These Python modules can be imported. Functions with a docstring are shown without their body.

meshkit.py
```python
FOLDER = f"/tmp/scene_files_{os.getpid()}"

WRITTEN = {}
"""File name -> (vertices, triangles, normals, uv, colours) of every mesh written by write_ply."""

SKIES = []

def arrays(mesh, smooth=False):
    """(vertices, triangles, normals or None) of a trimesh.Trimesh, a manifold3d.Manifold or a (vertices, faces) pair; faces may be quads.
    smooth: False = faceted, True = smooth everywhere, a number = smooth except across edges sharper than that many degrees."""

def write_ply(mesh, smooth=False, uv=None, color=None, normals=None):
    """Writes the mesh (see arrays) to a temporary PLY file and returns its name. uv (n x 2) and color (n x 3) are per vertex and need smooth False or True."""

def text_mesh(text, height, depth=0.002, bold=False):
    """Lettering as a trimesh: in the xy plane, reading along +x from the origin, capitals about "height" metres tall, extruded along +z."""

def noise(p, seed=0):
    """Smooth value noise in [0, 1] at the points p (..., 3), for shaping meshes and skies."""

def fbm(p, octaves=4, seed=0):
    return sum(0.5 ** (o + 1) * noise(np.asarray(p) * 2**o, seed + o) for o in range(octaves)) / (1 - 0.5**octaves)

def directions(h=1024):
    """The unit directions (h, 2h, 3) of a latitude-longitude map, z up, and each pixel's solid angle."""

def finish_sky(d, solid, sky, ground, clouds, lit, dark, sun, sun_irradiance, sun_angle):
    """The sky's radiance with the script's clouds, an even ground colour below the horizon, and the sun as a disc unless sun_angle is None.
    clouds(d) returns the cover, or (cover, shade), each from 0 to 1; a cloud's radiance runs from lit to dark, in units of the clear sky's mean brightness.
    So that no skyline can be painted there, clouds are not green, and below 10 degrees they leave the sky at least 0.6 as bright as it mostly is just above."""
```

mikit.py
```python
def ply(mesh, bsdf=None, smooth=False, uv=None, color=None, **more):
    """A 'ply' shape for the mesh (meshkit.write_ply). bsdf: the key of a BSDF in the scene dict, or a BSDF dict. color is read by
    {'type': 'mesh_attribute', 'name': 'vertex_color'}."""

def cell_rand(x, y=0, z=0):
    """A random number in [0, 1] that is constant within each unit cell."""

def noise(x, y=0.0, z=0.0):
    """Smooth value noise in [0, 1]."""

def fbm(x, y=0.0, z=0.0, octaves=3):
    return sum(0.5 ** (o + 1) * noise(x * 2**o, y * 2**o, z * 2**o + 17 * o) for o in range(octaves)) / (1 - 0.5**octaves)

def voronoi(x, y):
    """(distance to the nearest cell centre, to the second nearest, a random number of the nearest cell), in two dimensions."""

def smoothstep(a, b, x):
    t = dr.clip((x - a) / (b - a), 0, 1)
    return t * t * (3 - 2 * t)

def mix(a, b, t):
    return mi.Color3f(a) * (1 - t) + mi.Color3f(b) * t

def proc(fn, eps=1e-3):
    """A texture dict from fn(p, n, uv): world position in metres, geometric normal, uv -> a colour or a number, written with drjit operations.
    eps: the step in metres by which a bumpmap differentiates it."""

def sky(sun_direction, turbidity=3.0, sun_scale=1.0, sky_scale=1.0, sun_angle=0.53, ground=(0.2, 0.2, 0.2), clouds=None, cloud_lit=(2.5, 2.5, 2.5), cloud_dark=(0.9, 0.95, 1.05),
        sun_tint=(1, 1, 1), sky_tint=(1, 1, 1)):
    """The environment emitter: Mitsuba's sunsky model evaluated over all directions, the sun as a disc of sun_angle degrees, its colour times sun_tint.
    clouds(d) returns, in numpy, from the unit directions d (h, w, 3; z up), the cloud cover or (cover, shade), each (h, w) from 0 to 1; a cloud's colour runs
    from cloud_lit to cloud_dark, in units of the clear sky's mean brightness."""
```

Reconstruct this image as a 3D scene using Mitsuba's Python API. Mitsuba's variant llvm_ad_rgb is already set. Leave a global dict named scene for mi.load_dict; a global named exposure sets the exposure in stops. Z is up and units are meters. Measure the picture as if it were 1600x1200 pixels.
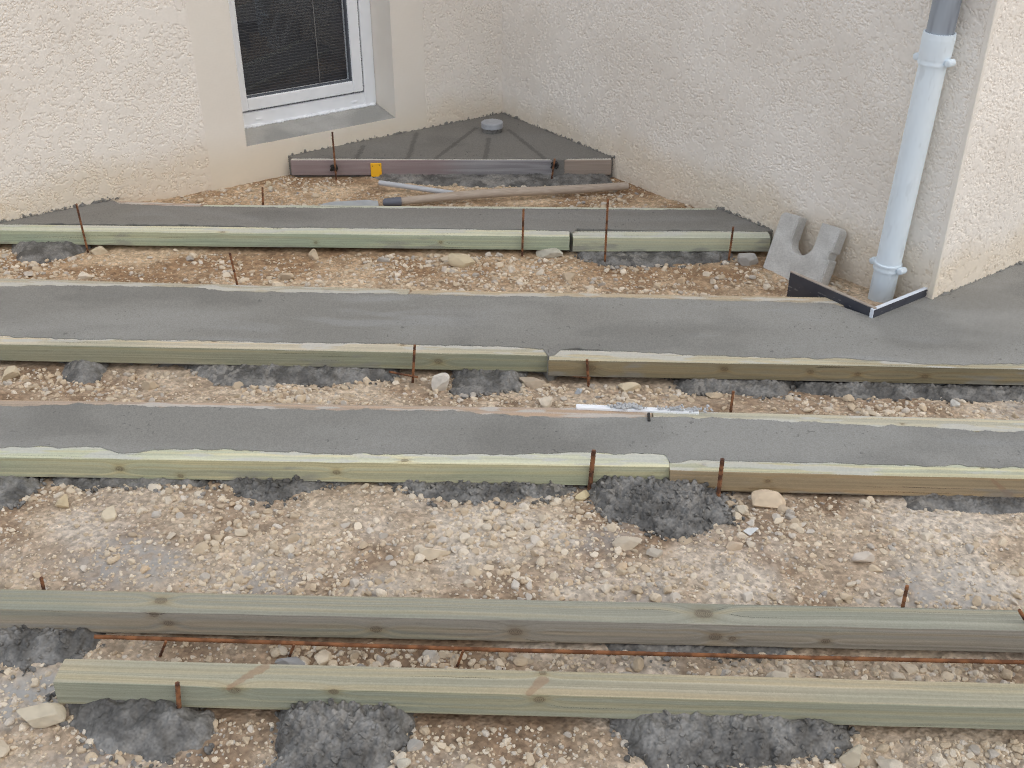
import math, numpy as np, trimesh, shapely, mitsuba as mi, drjit as dr, mikit, meshkit
from shapely.geometry import Polygon, LineString, box as sbox
from scipy.spatial import cKDTree
from mikit import proc, noise, fbm, voronoi, cell_rand, smoothstep, mix
T = mi.ScalarTransform4f
scene, labels = {}, {}

# ------------------------------------------------------------------ camera, sky, exposure
F, PITCH, EYE = 1663.0, math.radians(30.25), np.array([0, 0, 1.5])      # focal length in the photograph's pixels (1600 wide)
CP, SP = math.cos(PITCH), math.sin(PITCH)
scene['camera'] = {'type': 'perspective', 'fov': 2 * math.degrees(math.atan(800 / F)), 'fov_axis': 'x', 'near_clip': 0.05, 'far_clip': 400.0,
                   'to_world': T().look_at(origin=EYE.tolist(), target=[0, CP, 1.5 - SP], up=[0, 0, 1])}
scene['sky'] = mikit.sky([0.75, -0.55, 0.85], turbidity=3, sun_scale=0.17, sun_angle=50, sun_tint=(0.95, 1.0, 1.08), clouds=lambda d: 1.0,
                         cloud_lit=(2.3, 2.5, 2.8), ground=(0.25, 0.22, 0.18))
exposure = 2.12

# ------------------------------------------------------------------ helpers
def ray(px, py):
    u, v = (px - 800) / F, (py - 600) / F
    return np.array([u, CP - v * SP, -SP - v * CP])
def at(px, py, z=0.0):
    d = ray(px, py)
    return EYE + d * (z - EYE[2]) / d[2]
def on_plane(px, py, P, n):
    d = ray(px, py)
    return EYE + d * np.dot(P - EYE, n) / np.dot(d, n)
def numbered(k):
    if k not in labels and k not in scene and not any(s.startswith(k + '__') for s in scene): return k
    i = 1
    while f'{k}_{i:03d}' in scene or f'{k}_{i:03d}' in labels or any(s.startswith(f'{k}_{i:03d}__') for s in scene): i += 1
    return f'{k}_{i:03d}'
def thing(name, label, cat, group=None):
    k = numbered(name); labels[k] = {'label': label, 'category': cat}
    if group: labels[k]['group'] = group
    return k
def put(key, mesh, bsdf, smooth=False, uv=None, color=None, **more):
    scene[key] = mikit.ply(mesh, bsdf, smooth, uv, color, **more); return key
def part(parent, name, mesh, bsdf, smooth=False, label=None, kind=None, **kw):
    k = numbered(parent + '__' + name)
    put(k, mesh, bsdf, smooth, **kw)
    if label or kind: labels[k] = {a: b for a, b in (('label', label), ('kind', kind)) if b}
    return k
def frame_mat(o, x, y, z):
    m = np.eye(4); m[:3, 0], m[:3, 1], m[:3, 2], m[:3, 3] = x, y, z, o; return m
def bevel_box(sx, sy, sz, r=0.003, seg=1):
    """box of full sizes with chamfered edges, centred"""
    p = []
    for a in (-1, 1):
        for b in (-1, 1):
            for c in (-1, 1):
                x, y, z = a * sx / 2, b * sy / 2, c * sz / 2
                p += [(x - a * r, y - b * r, z), (x - a * r, y, z - c * r), (x, y - b * r, z - c * r)]
    return trimesh.convex.convex_hull(np.array(p))
def slab(o, x, y, z, a0, a1, b0, b1, c0, c1, r=0.002):
    """chamfered box spanning a0..a1 along x, b0..b1 along y, c0..c1 along z from o"""
    m = bevel_box(a1 - a0, b1 - b0, c1 - c0, min(r, 0.4 * min(a1 - a0, b1 - b0, c1 - c0)))
    m.apply_translation([(a0 + a1) / 2, (b0 + b1) / 2, (c0 + c1) / 2]); m.apply_transform(frame_mat(o, x, y, z)); return m
def lathe(profile, P, Q, n=28):
    """revolved (distance from P along PQ, radius) pairs"""
    P, Q = np.asarray(P, float), np.asarray(Q, float); z = (Q - P) / np.linalg.norm(Q - P)
    x = np.cross(z, [0.31, 0.2, 0.93] if abs(z[2]) < .9 else [0, 1, 0]); x /= np.linalg.norm(x); y = np.cross(z, x)
    a = np.arange(n) * 2 * np.pi / n
    ring = np.cos(a)[:, None] * x + np.sin(a)[:, None] * y
    prof = np.array(profile, float)
    v = (P + prof[:, None, :1] * z + prof[:, None, 1:] * ring[None]).reshape(-1, 3)
    i, j = np.meshgrid(np.arange(len(prof) - 1), np.arange(n), indexing='ij')
    q = np.stack([i * n + j, i * n + (j + 1) % n, (i + 1) * n + (j + 1) % n, (i + 1) * n + j], -1).reshape(-1, 4)
    f = np.vstack([q[:, [0, 1, 2]], q[:, [0, 2, 3]]])
    v = np.vstack([v, P + prof[0, 0] * z, P + prof[-1, 0] * z]); k = len(v)
    jj = np.arange(n); b = (len(prof) - 1) * n
    f = np.vstack([f, np.stack([(jj + 1) % n, jj, jj * 0 + k - 2], 1), np.stack([b + jj, b + (jj + 1) % n, jj * 0 + k - 1], 1)])
    return trimesh.Trimesh(v, f, process=False)
def sweep(points, rads, n=8):
    pts = np.array(points, float); rads = np.broadcast_to(rads, len(pts))
    t = np.gradient(pts, axis=0); t /= np.linalg.norm(t, axis=1, keepdims=True)
    ref = np.array([0.2, 0.3, 0.93]) if abs(t[0][2]) < .8 else np.array([0, 1.0, 0.1])
    x = np.cross(t, ref); x /= np.linalg.norm(x, axis=1, keepdims=True); y = np.cross(t, x)
    a = np.arange(n) * 2 * np.pi / n
    v = (pts[:, None] + rads[:, None, None] * (np.cos(a)[None, :, None] * x[:, None] + np.sin(a)[None, :, None] * y[:, None])).reshape(-1, 3)
    i, j = np.meshgrid(np.arange(len(pts) - 1), np.arange(n), indexing='ij')
    q = np.stack([i * n + j, i * n + (j + 1) % n, (i + 1) * n + (j + 1) % n, (i + 1) * n + j], -1).reshape(-1, 4)
    v = np.vstack([v, pts[0], pts[-1]]); k = len(v); jj = np.arange(n); b = (len(pts) - 1) * n
    f = np.vstack([q[:, [0, 1, 2]], q[:, [0, 2, 3]], np.stack([(jj + 1) % n, jj, jj * 0 + k - 2], 1), np.stack([b + jj, b + (jj + 1) % n, jj * 0 + k - 1], 1)])
    return trimesh.Trimesh(v, f, process=False)
def grid_faces(nx, ny, keep=None):
    i, j = np.meshgrid(np.arange(nx - 1), np.arange(ny - 1), indexing='ij')
    q = np.stack([i * ny + j, (i + 1) * ny + j, (i + 1) * ny + j + 1, i * ny + j + 1], -1).reshape(-1, 4)
    if keep is not None: q = q[keep.reshape(-1)]
    return np.vstack([q[:, [0, 1, 2]], q[:, [0, 2, 3]]])
def lin(r, g, b):
    c = np.array([r, g, b]) / 255.0
    return np.where(c < .04045, c / 12.92, ((c + .055) / 1.055) ** 2.4)
def N2(x, y, s=0): return meshkit.noise(np.stack([x, y, np.zeros_like(x) + 0.37], -1), s)
def F2(x, y, o=4, s=0): return meshkit.fbm(np.stack([x, y, np.zeros_like(x) + 0.37], -1), o, s)
def C3(c): return [float(x) for x in c]

# ------------------------------------------------------------------ materials
def principled(base, rough=0.8, **k): return {'type': 'principled', 'base_color': base if isinstance(base, dict) else {'type': 'rgb', 'value': C3(base)}, 'roughness': rough, **k}
def bumped(b, fn, eps=0.001): return {'type': 'bumpmap', 'arbitrary': proc(fn, eps), 'scale': 1.0, 'bsdf': b}
def two(b): return {'type': 'twosided', 'bsdf': b}

def stucco_col(p, n, uv):
    g = fbm(p.x * 3, p.y * 3, p.z * 3, 3)
    c = mix((0.76, 0.705, 0.635), (0.81, 0.76, 0.695), smoothstep(0.3, 0.7, g))
    foot = 1 - smoothstep(0.02, 0.16, p.z - 0.10 * fbm(p.x * 7, p.y * 7, 3, 3))
    c = mix(c, (0.64, 0.53, 0.38), foot * 0.55)
    s = noise(p.x * 160, p.y * 160, p.z * 160)
    return c * (0.95 + 0.07 * s)
scene['stucco'] = two(principled(proc(stucco_col), 0.92, specular=0.2))
def band_col(p, n, uv):
    c = mix((0.745, 0.69, 0.615), (0.785, 0.735, 0.66), fbm(p.x * 5, p.y * 5, p.z * 5, 3))
    foot = 1 - smoothstep(0.0, 0.2, p.z - 0.05 * fbm(p.x * 6, p.y * 6, 1, 3))
    return mix(c, (0.66, 0.55, 0.38), foot * 0.5) * (0.97 + 0.04 * noise(p.x * 200, p.y * 200, p.z * 200))
scene['smooth_render'] = two(principled(proc(band_col), 0.9, specular=0.2))

PADSEG = []
def concrete_col(p, n, uv):
    big = fbm(p.x * 1.6, p.y * 4.5, 2.0, 3)
    sweepn = fbm(p.x * 3 + 2.5 * fbm(p.x * 2, p.y * 3, 5, 2), p.y * 16 + 3 * noise(p.x * 2.2, p.y * 2.0, 1), 7, 3)
    c = mix((0.214, 0.206, 0.188), (0.258, 0.251, 0.233), smoothstep(0.3, 0.7, big))
    c = mix(c, (0.285, 0.282, 0.274), smoothstep(0.52, 0.8, sweepn) * smoothstep(0.42, 0.62, fbm(p.x * 1.3 + 4, p.y * 2.5, 9, 2)) * 0.6)
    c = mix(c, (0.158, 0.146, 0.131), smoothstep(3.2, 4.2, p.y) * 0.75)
    s = noise(p.x * 420, p.y * 420, p.z * 420)
    pit = smoothstep(0.86, 0.93, noise(p.x * 130, p.y * 130, 3)) * smoothstep(0.6, 0.75, noise(p.x * 9, p.y * 9, 4))
    damp = smoothstep(0.55, 0.75, fbm(p.x * 3.3 + 8, p.y * 6, 12, 3))
    return c * (0.84 + 0.32 * s) * (1 - 0.35 * pit) * (1 - 0.14 * damp)
def concrete_rough(p, n, uv): return 0.60 + 0.25 * fbm(p.x * 4, p.y * 9, 3, 3)
def concrete_bump(p, n, uv):
    return 0.0011 * fbm(p.x * 14, p.y * 24, 1, 3) + 0.0006 * noise(p.x * 260, p.y * 260, 2) + 0.0004 * noise(p.x * 5, p.y * 60, 4)
scene['fresh_concrete'] = two(bumped(principled(proc(concrete_col), proc(concrete_rough), specular=0.45), concrete_bump))

def mortar_col(p, n, uv):
    g = fbm(p.x * 22, p.y * 22, p.z * 22, 3)
    c = mix((0.088, 0.083, 0.077), (0.215, 0.205, 0.192), smoothstep(0.3, 0.72, g))
    dry = smoothstep(0.56, 0.72, fbm(p.x * 9 + 5, p.y * 9, 3, 3)) * smoothstep(0.4, 0.7, noise(p.x * 90, p.y * 90, 5))
    c = mix(c, (0.27, 0.25, 0.225), dry * 0.7)
    return c * (0.7 + 0.6 * noise(p.x * 240, p.y * 240, p.z * 240))
def mortar_bump(p, n, uv): return 0.0055 * fbm(p.x * 100, p.y * 100, p.z * 100, 3)
scene['wet_mortar'] = two(bumped(principled(proc(mortar_col), 0.55, specular=0.4), mortar_bump))

def soil_col(p, n, uv):
    big = fbm(p.x * 1.9 + 3, p.y * 2.6, 1.0, 3)
    mid = fbm(p.x * 9, p.y * 9, 2.0, 3)
    fine = noise(p.x * 130, p.y * 130, 3)
    c = mix((0.27, 0.185, 0.122), (0.50, 0.405, 0.305), smoothstep(0.30, 0.62, 0.55 * big + 0.45 * mid))
    pale = smoothstep(0.5, 0.7, fbm(p.x * 4 + 9, p.y * 4, 6, 3)) * (1 - smoothstep(2.1, 2.5, p.y))
    c = mix(c, (0.57, 0.50, 0.42), pale * 0.75)
    brown = smoothstep(0.46, 0.62, fbm(p.x * 2.7 + 20, p.y * 5, 8, 3)) * smoothstep(0.35, 0.6, fbm(p.x * 16, p.y * 16, 3, 3))
    c = mix(c, (0.25, 0.172, 0.115), brown * 0.5)
    ochre = smoothstep(3.0, 3.5, p.y)
    c = mix(c, c * mi.Color3f(1.05, 0.97, 0.86), ochre)
    d1, d2, w = voronoi(p.x * 150, p.y * 150)
    e1, e2, w2 = voronoi(p.x * 62 + 3, p.y * 62)
    c = c * (0.80 + 0.36 * w) * (0.84 + 0.30 * w2) * (0.85 + 0.3 * fine) * (0.8 + 0.4 * noise(p.x * 75, p.y * 75, 9))
    # grey cement spilt on the ground
    sp = mi.Float(0)
    for (x, y, r, k) in SPILL:
        dd = dr.sqrt(dr.square(p.x - x) + dr.square(1.5 * (p.y - y)))
        sp = dr.maximum(sp, k * (1 - smoothstep(0.25 * r, r, dd + 0.6 * r * (fbm(p.x * 14, p.y * 14, 4, 3) - 0.5))))
    return mix(c, (0.36, 0.35, 0.335), sp * (0.45 + 0.55 * smoothstep(0.35, 0.6, fbm(p.x * 50, p.y * 50, 2, 3))))
def soil_bump(p, n, uv):
    d1, d2, w = voronoi(p.x * 110, p.y * 110)
    return 0.006 * fbm(p.x * 80, p.y * 80, 1, 3) + 0.003 * noise(p.x * 210, p.y * 210, 2)
SPILL = [(-0.87, 1.86, 0.22, .75), (-0.55, 1.80, 0.16, .6), (-0.95, 1.50, 0.15, .9), (-0.78, 1.28, 0.16, .9), (-0.62, 1.28, 0.12, .8), (-0.36, 1.30, 0.10, .9), (0.93, 1.74, 0.22, .7),
         (0.30, 1.73, 0.10, .5), (-0.30, 1.78, .1, .5), (0.2, 1.95, 0.14, .5), (-1.3, 2.08, .12, .6), (1.5, 2.52, .25, .5)]
scene['soil'] = two(bumped(principled(proc(soil_col), 0.95, specular=0.15), soil_bump))
scene['stone_skin'] = two(bumped(principled({'type': 'mesh_attribute', 'name': 'vertex_color'}, 0.9, specular=0.2),
                                 lambda p, n, uv: 0.0022 * fbm(p.x * 120, p.y * 120, p.z * 120, 3)))
scene['gravel_skin'] = two(principled({'type': 'mesh_attribute', 'name': 'vertex_color'}, 0.95, specular=0.1))

KNOTS = [(12, .20 + .3 + x / 770, v, r) for x, v, r in ((265, .030, .010), (595, .026, .011), (815, .028, .013), (1128, .026, .012), (1300, .020, .008), (248, .095, .012), (1110, .090, .017))] \
    + [(5, .20 + (x - 857) / 545, v, r) for x, v, r in ((1135, .034, .010), (1270, .032, .008), (1344, .028, .008), (925, .03, .012))] + [(4, .20 + .4 + 710 / 540, .03, .011), (0, .55 + 495 / 424, .02, .006), (0, .55 + 690 / 424, .026, .006), (8, .5 + 190 / 640, .03, .010), (8, .5 + 540 / 640, .03, .009)] \
    + [(13, .20 + .345, .05, .011), (13, .20 + .92, .045, .010), (9, .20 + .24, .035, .006)]
STREAKS = [(13, .20 + .335, .055, .20 + .392, .112, .010), (13, .20 + .90, .06, .20 + .925, .095, .011), (9, .20 + .78, .055, .20 + .83, .012, .008)]
# timber: uv = (100 * variant + metres along, metres round the section from the lower front edge); variants hold (front, top, tint patches, concrete side)
TV = []
def timber_col(p, n, uv):
    k = dr.floor(uv.x / 100 + 0.01); a = uv.x - 100 * k; v = uv.y
    front, top, tint, side = mi.Color3f(0.3), mi.Color3f(0.3), mi.Color3f(0.3), mi.Float(0)
    for i, (f_, t_, g_, s_) in enumerate(TV):
        on = dr.abs(k - i) < 0.5
        front = dr.select(on, mi.Color3f(*C3(f_)), front); top = dr.select(on, mi.Color3f(*C3(t_)), top)
        tint = dr.select(on, mi.Color3f(*C3(g_)), tint); side = dr.select(on, mi.Float(s_), side)
    vv, knot, halo = v, mi.Float(0), mi.Float(0)
    for j in range(3):
        x0 = (cell_rand(k, j, 11) + j) * 0.75; v0 = 0.008 + 0.11 * cell_rand(k, j, 12); r0 = 0.004 + 0.006 * cell_rand(k, j, 13)
        dx, dv = a - x0, v - v0
        d = dr.sqrt(dr.square(dx) * 0.7 + dr.square(dv) * 1.4)
        vv = vv + 0.9 * r0 * dr.exp(-dr.square(d / (2.6 * r0))) * dr.select(dv > 0, 1.0, -1.0)
        knot = dr.maximum(knot, (1 - smoothstep(0.75, 1.05, d / r0)) * (0.7 + 0.3 * dr.sin(d * 2600)))
        halo = dr.maximum(halo, 1 - smoothstep(0.9, 2.6, d / r0))
    for (kv, x0, v0, r0) in KNOTS:
        on = dr.abs(k - kv) < 0.5
        dx, dv = a - x0, v - v0
        d = dr.select(on, dr.sqrt(dr.square(dx) * 0.6 + dr.square(dv) * 1.3), 9.0)
        vv = vv + dr.select(on, 1.2 * r0 * dr.exp(-dr.square(d / (2.4 * r0))) * dr.select(dv > 0, 1.0, -1.0), 0.0)
        knot = dr.maximum(knot, (1 - smoothstep(0.7, 1.1, d / r0)) * (0.65 + 0.35 * dr.sin(d * 2200)))
        halo = dr.maximum(halo, 1 - smoothstep(0.9, 2.4, d / r0))
    streak = mi.Float(0)
    for (kv, xa, va, xb, vb, r0) in STREAKS:
        on = dr.abs(k - kv) < 0.5
        L2 = (xb - xa) ** 2 + (vb - va) ** 2
        t = dr.clip(((a - xa) * (xb - xa) + (v - va) * (vb - va)) / L2, 0, 1)
        d = dr.sqrt(dr.square(a - xa - t * (xb - xa)) + dr.square(v - va - t * (vb - va)))
        streak = dr.maximum(streak, dr.select(on, (1 - smoothstep(0.6, 1.1, d / (r0 * (0.6 + 0.6 * t)) + 0.5 * (noise(a * 90, v * 160, k) - 0.5))), 0.0))
    warp = 0.012 * fbm(a * 1.7 + 9 * k, v * 18, k, 3)
    rings = noise(a * 0.8 + 5 * k, (vv + warp) * 420, k)
    rings2 = noise(a * 5, (vv + warp) * 900, k + 3)
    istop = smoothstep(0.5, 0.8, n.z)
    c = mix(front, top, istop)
    patch = smoothstep(0.45, 0.68, fbm(a * 2.3 + 3 * k, v * 14, k, 3))
    c = mix(c, tint, patch * 0.45 * (1 - 0.3 * istop))
    rings3 = noise(a * 0.9 + 2 * k, (vv + 1.6 * warp) * 150, k + 5)
    c = c * (0.68 + 0.27 * rings + 0.13 * rings2 + 0.24 * rings3)
    c = mix(c, c * mi.Color3f(1.04, 0.93, 0.78), smoothstep(0.5, 0.8, rings3) * 0.6)
    c = mix(c, c * mi.Color3f(0.80, 0.70, 0.56), halo * 0.45)
    c = mix(c, mi.Color3f(0.10, 0.065, 0.04), knot * 0.7)
    chk = smoothstep(0.84, 0.90, noise(a * 5 + 7 * k, (vv + warp) * 420 + 31, k)) * smoothstep(0.70, 0.78, noise(a * 2.6, v * 40, k + 8))
    c = c * (1 - 0.55 * chk)
    c = mix(c, mi.Color3f(0.30, 0.19, 0.12), streak * 0.6)
    # dried laitance smeared on the top, thickest at the concrete side (side: 1 = back edge, -1 = front edge, 0 = none)
    t = dr.clip((v - 0.058) / 0.062, 0, 1)
    near = dr.select(side > 0.5, t, dr.select(side < -0.5, 1 - t, mi.Float(-1)))
    crust = istop * smoothstep(0.48, 0.62, 1.7 * fbm(a * 9 + 13 * k, v * 60, k + 2, 3) - 0.35 + 0.45 * (near - 0.55))
    c = mix(c, mi.Color3f(0.50, 0.495, 0.47), crust * 0.62)
    low = (1 - istop) * smoothstep(0.55, 0.75, fbm(a * 9 + k, v * 40, 5, 3) + 0.25 * (0.4 - v / 0.058))
    c = mix(c, mi.Color3f(0.23, 0.225, 0.21), low * dr.abs(side) * 0.55)
    return c * (0.93 + 0.14 * noise(p.x * 350, p.y * 350, p.z * 350))
def timber_bump(p, n, uv):
    k = dr.floor(uv.x / 100 + 0.01); a = uv.x - 100 * k
    return 0.0009 * noise(a * 6, uv.y * 500 + 4 * noise(a * 2, uv.y * 30, k), k) + 0.0012 * fbm(a * 30, uv.y * 120, k, 3)
scene['timber'] = two(bumped(principled(proc(timber_col), 0.85, specular=0.2), timber_bump))

def rust_col(p, n, uv):
    g = fbm(p.x * 60, p.y * 60, p.z * 60, 3)
    return mix((0.085, 0.042, 0.028), (0.26, 0.115, 0.055), smoothstep(0.35, 0.65, g))
scene['rust'] = two(principled(proc(rust_col), 0.85, specular=0.2))
scene['bright_rust'] = two(principled(proc(lambda p, n, uv: mix((0.13, 0.058, 0.03), (0.27, 0.115, 0.052), smoothstep(0.35, 0.65, fbm(p.x * 40, p.y * 40, p.z * 40, 3)))), 0.85, specular=0.2))
scene['white_plastic'] = two(principled(proc(lambda p, n, uv: mix((0.78, 0.80, 0.83), (0.84, 0.855, 0.875), fbm(p.x * 12, p.y * 12, p.z * 12, 3))), 0.35))
scene['pipe_plastic'] = two(principled(proc(lambda p, n, uv: mix((0.68, 0.76, 0.82), (0.74, 0.81, 0.86), fbm(p.x * 25, p.y * 25, p.z * 6, 3)) * (1 - 0.10 * smoothstep(0.58, 0.75, fbm(p.x * 60, p.y * 60, p.z * 14, 3))) * (1 - 0.16 * (1 - smoothstep(0.0, 0.10, p.z - 0.03 * fbm(p.x * 40, p.y * 40, 1, 2))))), 0.42))
scene['zinc'] = two(principled(proc(lambda p, n, uv: mix((0.24, 0.27, 0.32), (0.36, 0.40, 0.45), smoothstep(0.35, 0.65, fbm(p.x * 40, p.y * 40, p.z * 3, 3)))), 0.5, metallic=0.4))
scene['grey_plastic'] = two(principled(proc(lambda p, n, uv: mix((0.42, 0.43, 0.45), (0.52, 0.53, 0.55), fbm(p.x * 50, p.y * 50, p.z * 50, 3))), 0.5))
scene['cap_plastic'] = two(principled(proc(lambda p, n, uv: mix((0.30, 0.31, 0.33), (0.42, 0.43, 0.45), fbm(p.x * 60, p.y * 60, p.z * 60, 3))), 0.5))
def board_col(p, n, uv):
    s = smoothstep(0.76, 0.82, noise(p.x * 60, p.y * 60, p.z * 160)) * smoothstep(0.5, 0.6, noise(p.x * 12, p.y * 12, p.z * 30))
    c = mix((0.030, 0.032, 0.043), (0.055, 0.058, 0.072), fbm(p.x * 30, p.y * 30, p.z * 30, 3))
    return mix(c, (0.20, 0.20, 0.21), s * 0.5)
scene['black_film'] = two(principled(proc(board_col), 0.4))
scene['plywood_edge'] = two(principled(proc(lambda p, n, uv: mix((0.26, 0.21, 0.17), (0.40, 0.35, 0.30), fbm(p.x * 60, p.y * 60, p.z * 300, 3))), 0.8))
scene['white_edge'] = two(principled((0.62, 0.66, 0.72), 0.6))
def block_col(p, n, uv):
    g = fbm(p.x * 18, p.y * 18, p.z * 18, 3)
    c = mix((0.48, 0.465, 0.435), (0.58, 0.565, 0.535), smoothstep(0.3, 0.7, g))
    return c * (0.82 + 0.3 * noise(p.x * 330, p.y * 330, p.z * 330)) * (0.94 + 0.12 * noise(p.x * 120, p.y * 120, p.z * 120))
scene['block_concrete'] = two(bumped(principled(proc(block_col), 0.92, specular=0.2), lambda p, n, uv: 0.0022 * fbm(p.x * 200, p.y * 200, p.z * 200, 3)))
def sill_col(p, n, uv):
    c = mix((0.30, 0.295, 0.275), (0.40, 0.39, 0.365), smoothstep(0.3, 0.7, fbm(p.x * 9, p.y * 9, p.z * 9, 3)))
    return c * (0.9 + 0.2 * noise(p.x * 300, p.y * 300, p.z * 300))
scene['sill_cement'] = two(principled(proc(sill_col), 0.85))
scene['old_wood'] = two(principled(proc(lambda p, n, uv: mix((0.32, 0.25, 0.19), (0.48, 0.40, 0.325), fbm(p.x * 14, p.y * 160, p.z * 160, 3))), 0.8))
def plank_col(p, n, uv):
    g = fbm(p.x * 5, p.y * 5, p.z * 70, 3); r = fbm(p.x * 3.2 + 1.0, 2.0, p.z * 9, 3)
    c = mix((0.22, 0.205, 0.21), (0.31, 0.295, 0.295), smoothstep(0.3, 0.7, g))
    c = mix(c, (0.255, 0.175, 0.165), smoothstep(0.42, 0.6, r) * (1 - smoothstep(-0.35, -0.15, p.x)) * 0.7)
    c = mix(c, (0.33, 0.25, 0.19), smoothstep(0.15, 0.22, p.x) * 0.8)
    c = c * (0.85 + 0.3 * noise(p.x * 8, p.y * 20, p.z * 420))
    return mix(c, (0.55, 0.52, 0.45), smoothstep(0.7, 0.9, n.z) * 0.8)
scene['stained_plank'] = two(principled(proc(plank_col), 0.8))
scene['yellow_plastic'] = two(principled((0.85, 0.45, 0.02), 0.4))
scene['dark_metal'] = two(principled((0.022, 0.02, 0.02), 0.5))
scene['gasket'] = two(principled((0.10, 0.11, 0.13), 0.6))
scene['blade_steel'] = two(principled(proc(lambda p, n, uv: mix((0.34, 0.36, 0.38), (0.54, 0.56, 0.57), fbm(p.x * 30, p.y * 30, p.z * 30, 3))), 0.5, metallic=0.3))
scene['blue_grey_paint'] = two(principled((0.11, 0.115, 0.14), 0.55))
scene['blind_cloth'] = two(principled((0.026, 0.029, 0.036), 0.5))
scene['blind_rib'] = two(principled((0.056, 0.060, 0.070), 0.6))
scene['blind_cord'] = two(principled((0.20, 0.20, 0.20), 0.7))
scene['glass'] = {'type': 'thindielectric', 'int_ior': 1.36}
scene['white_laitance'] = two(bumped(principled(proc(lambda p, n, uv: mix((0.34, 0.34, 0.345), (0.50, 0.50, 0.50), fbm(p.x * 60, p.y * 60, p.z * 60, 3))), 0.85), lambda p, n, uv: 0.002 * fbm(p.x * 130, p.y * 130, p.z * 130, 3)))

# ------------------------------------------------------------------ the house
AZ = math.radians(54.5)
dL = np.array([math.sin(AZ), math.cos(AZ), 0]); dR = np.array([-math.cos(AZ), math.sin(AZ), 0]); nL, nR = -dR, -dL; Z = np.array([0, 0, 1.0])
C = np.array([1.3575, 3.1151, 0.0]); K = C + dR * 2.4172
def Lw(s, d, z): return K + dL * s + nL * d + Z * z
def Rw(s, d, z): return C + dR * s + nR * d + Z * z
house = thing('house', 'cream house with rough rendered walls meeting in a corner behind the fresh concrete', 'house')

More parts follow.
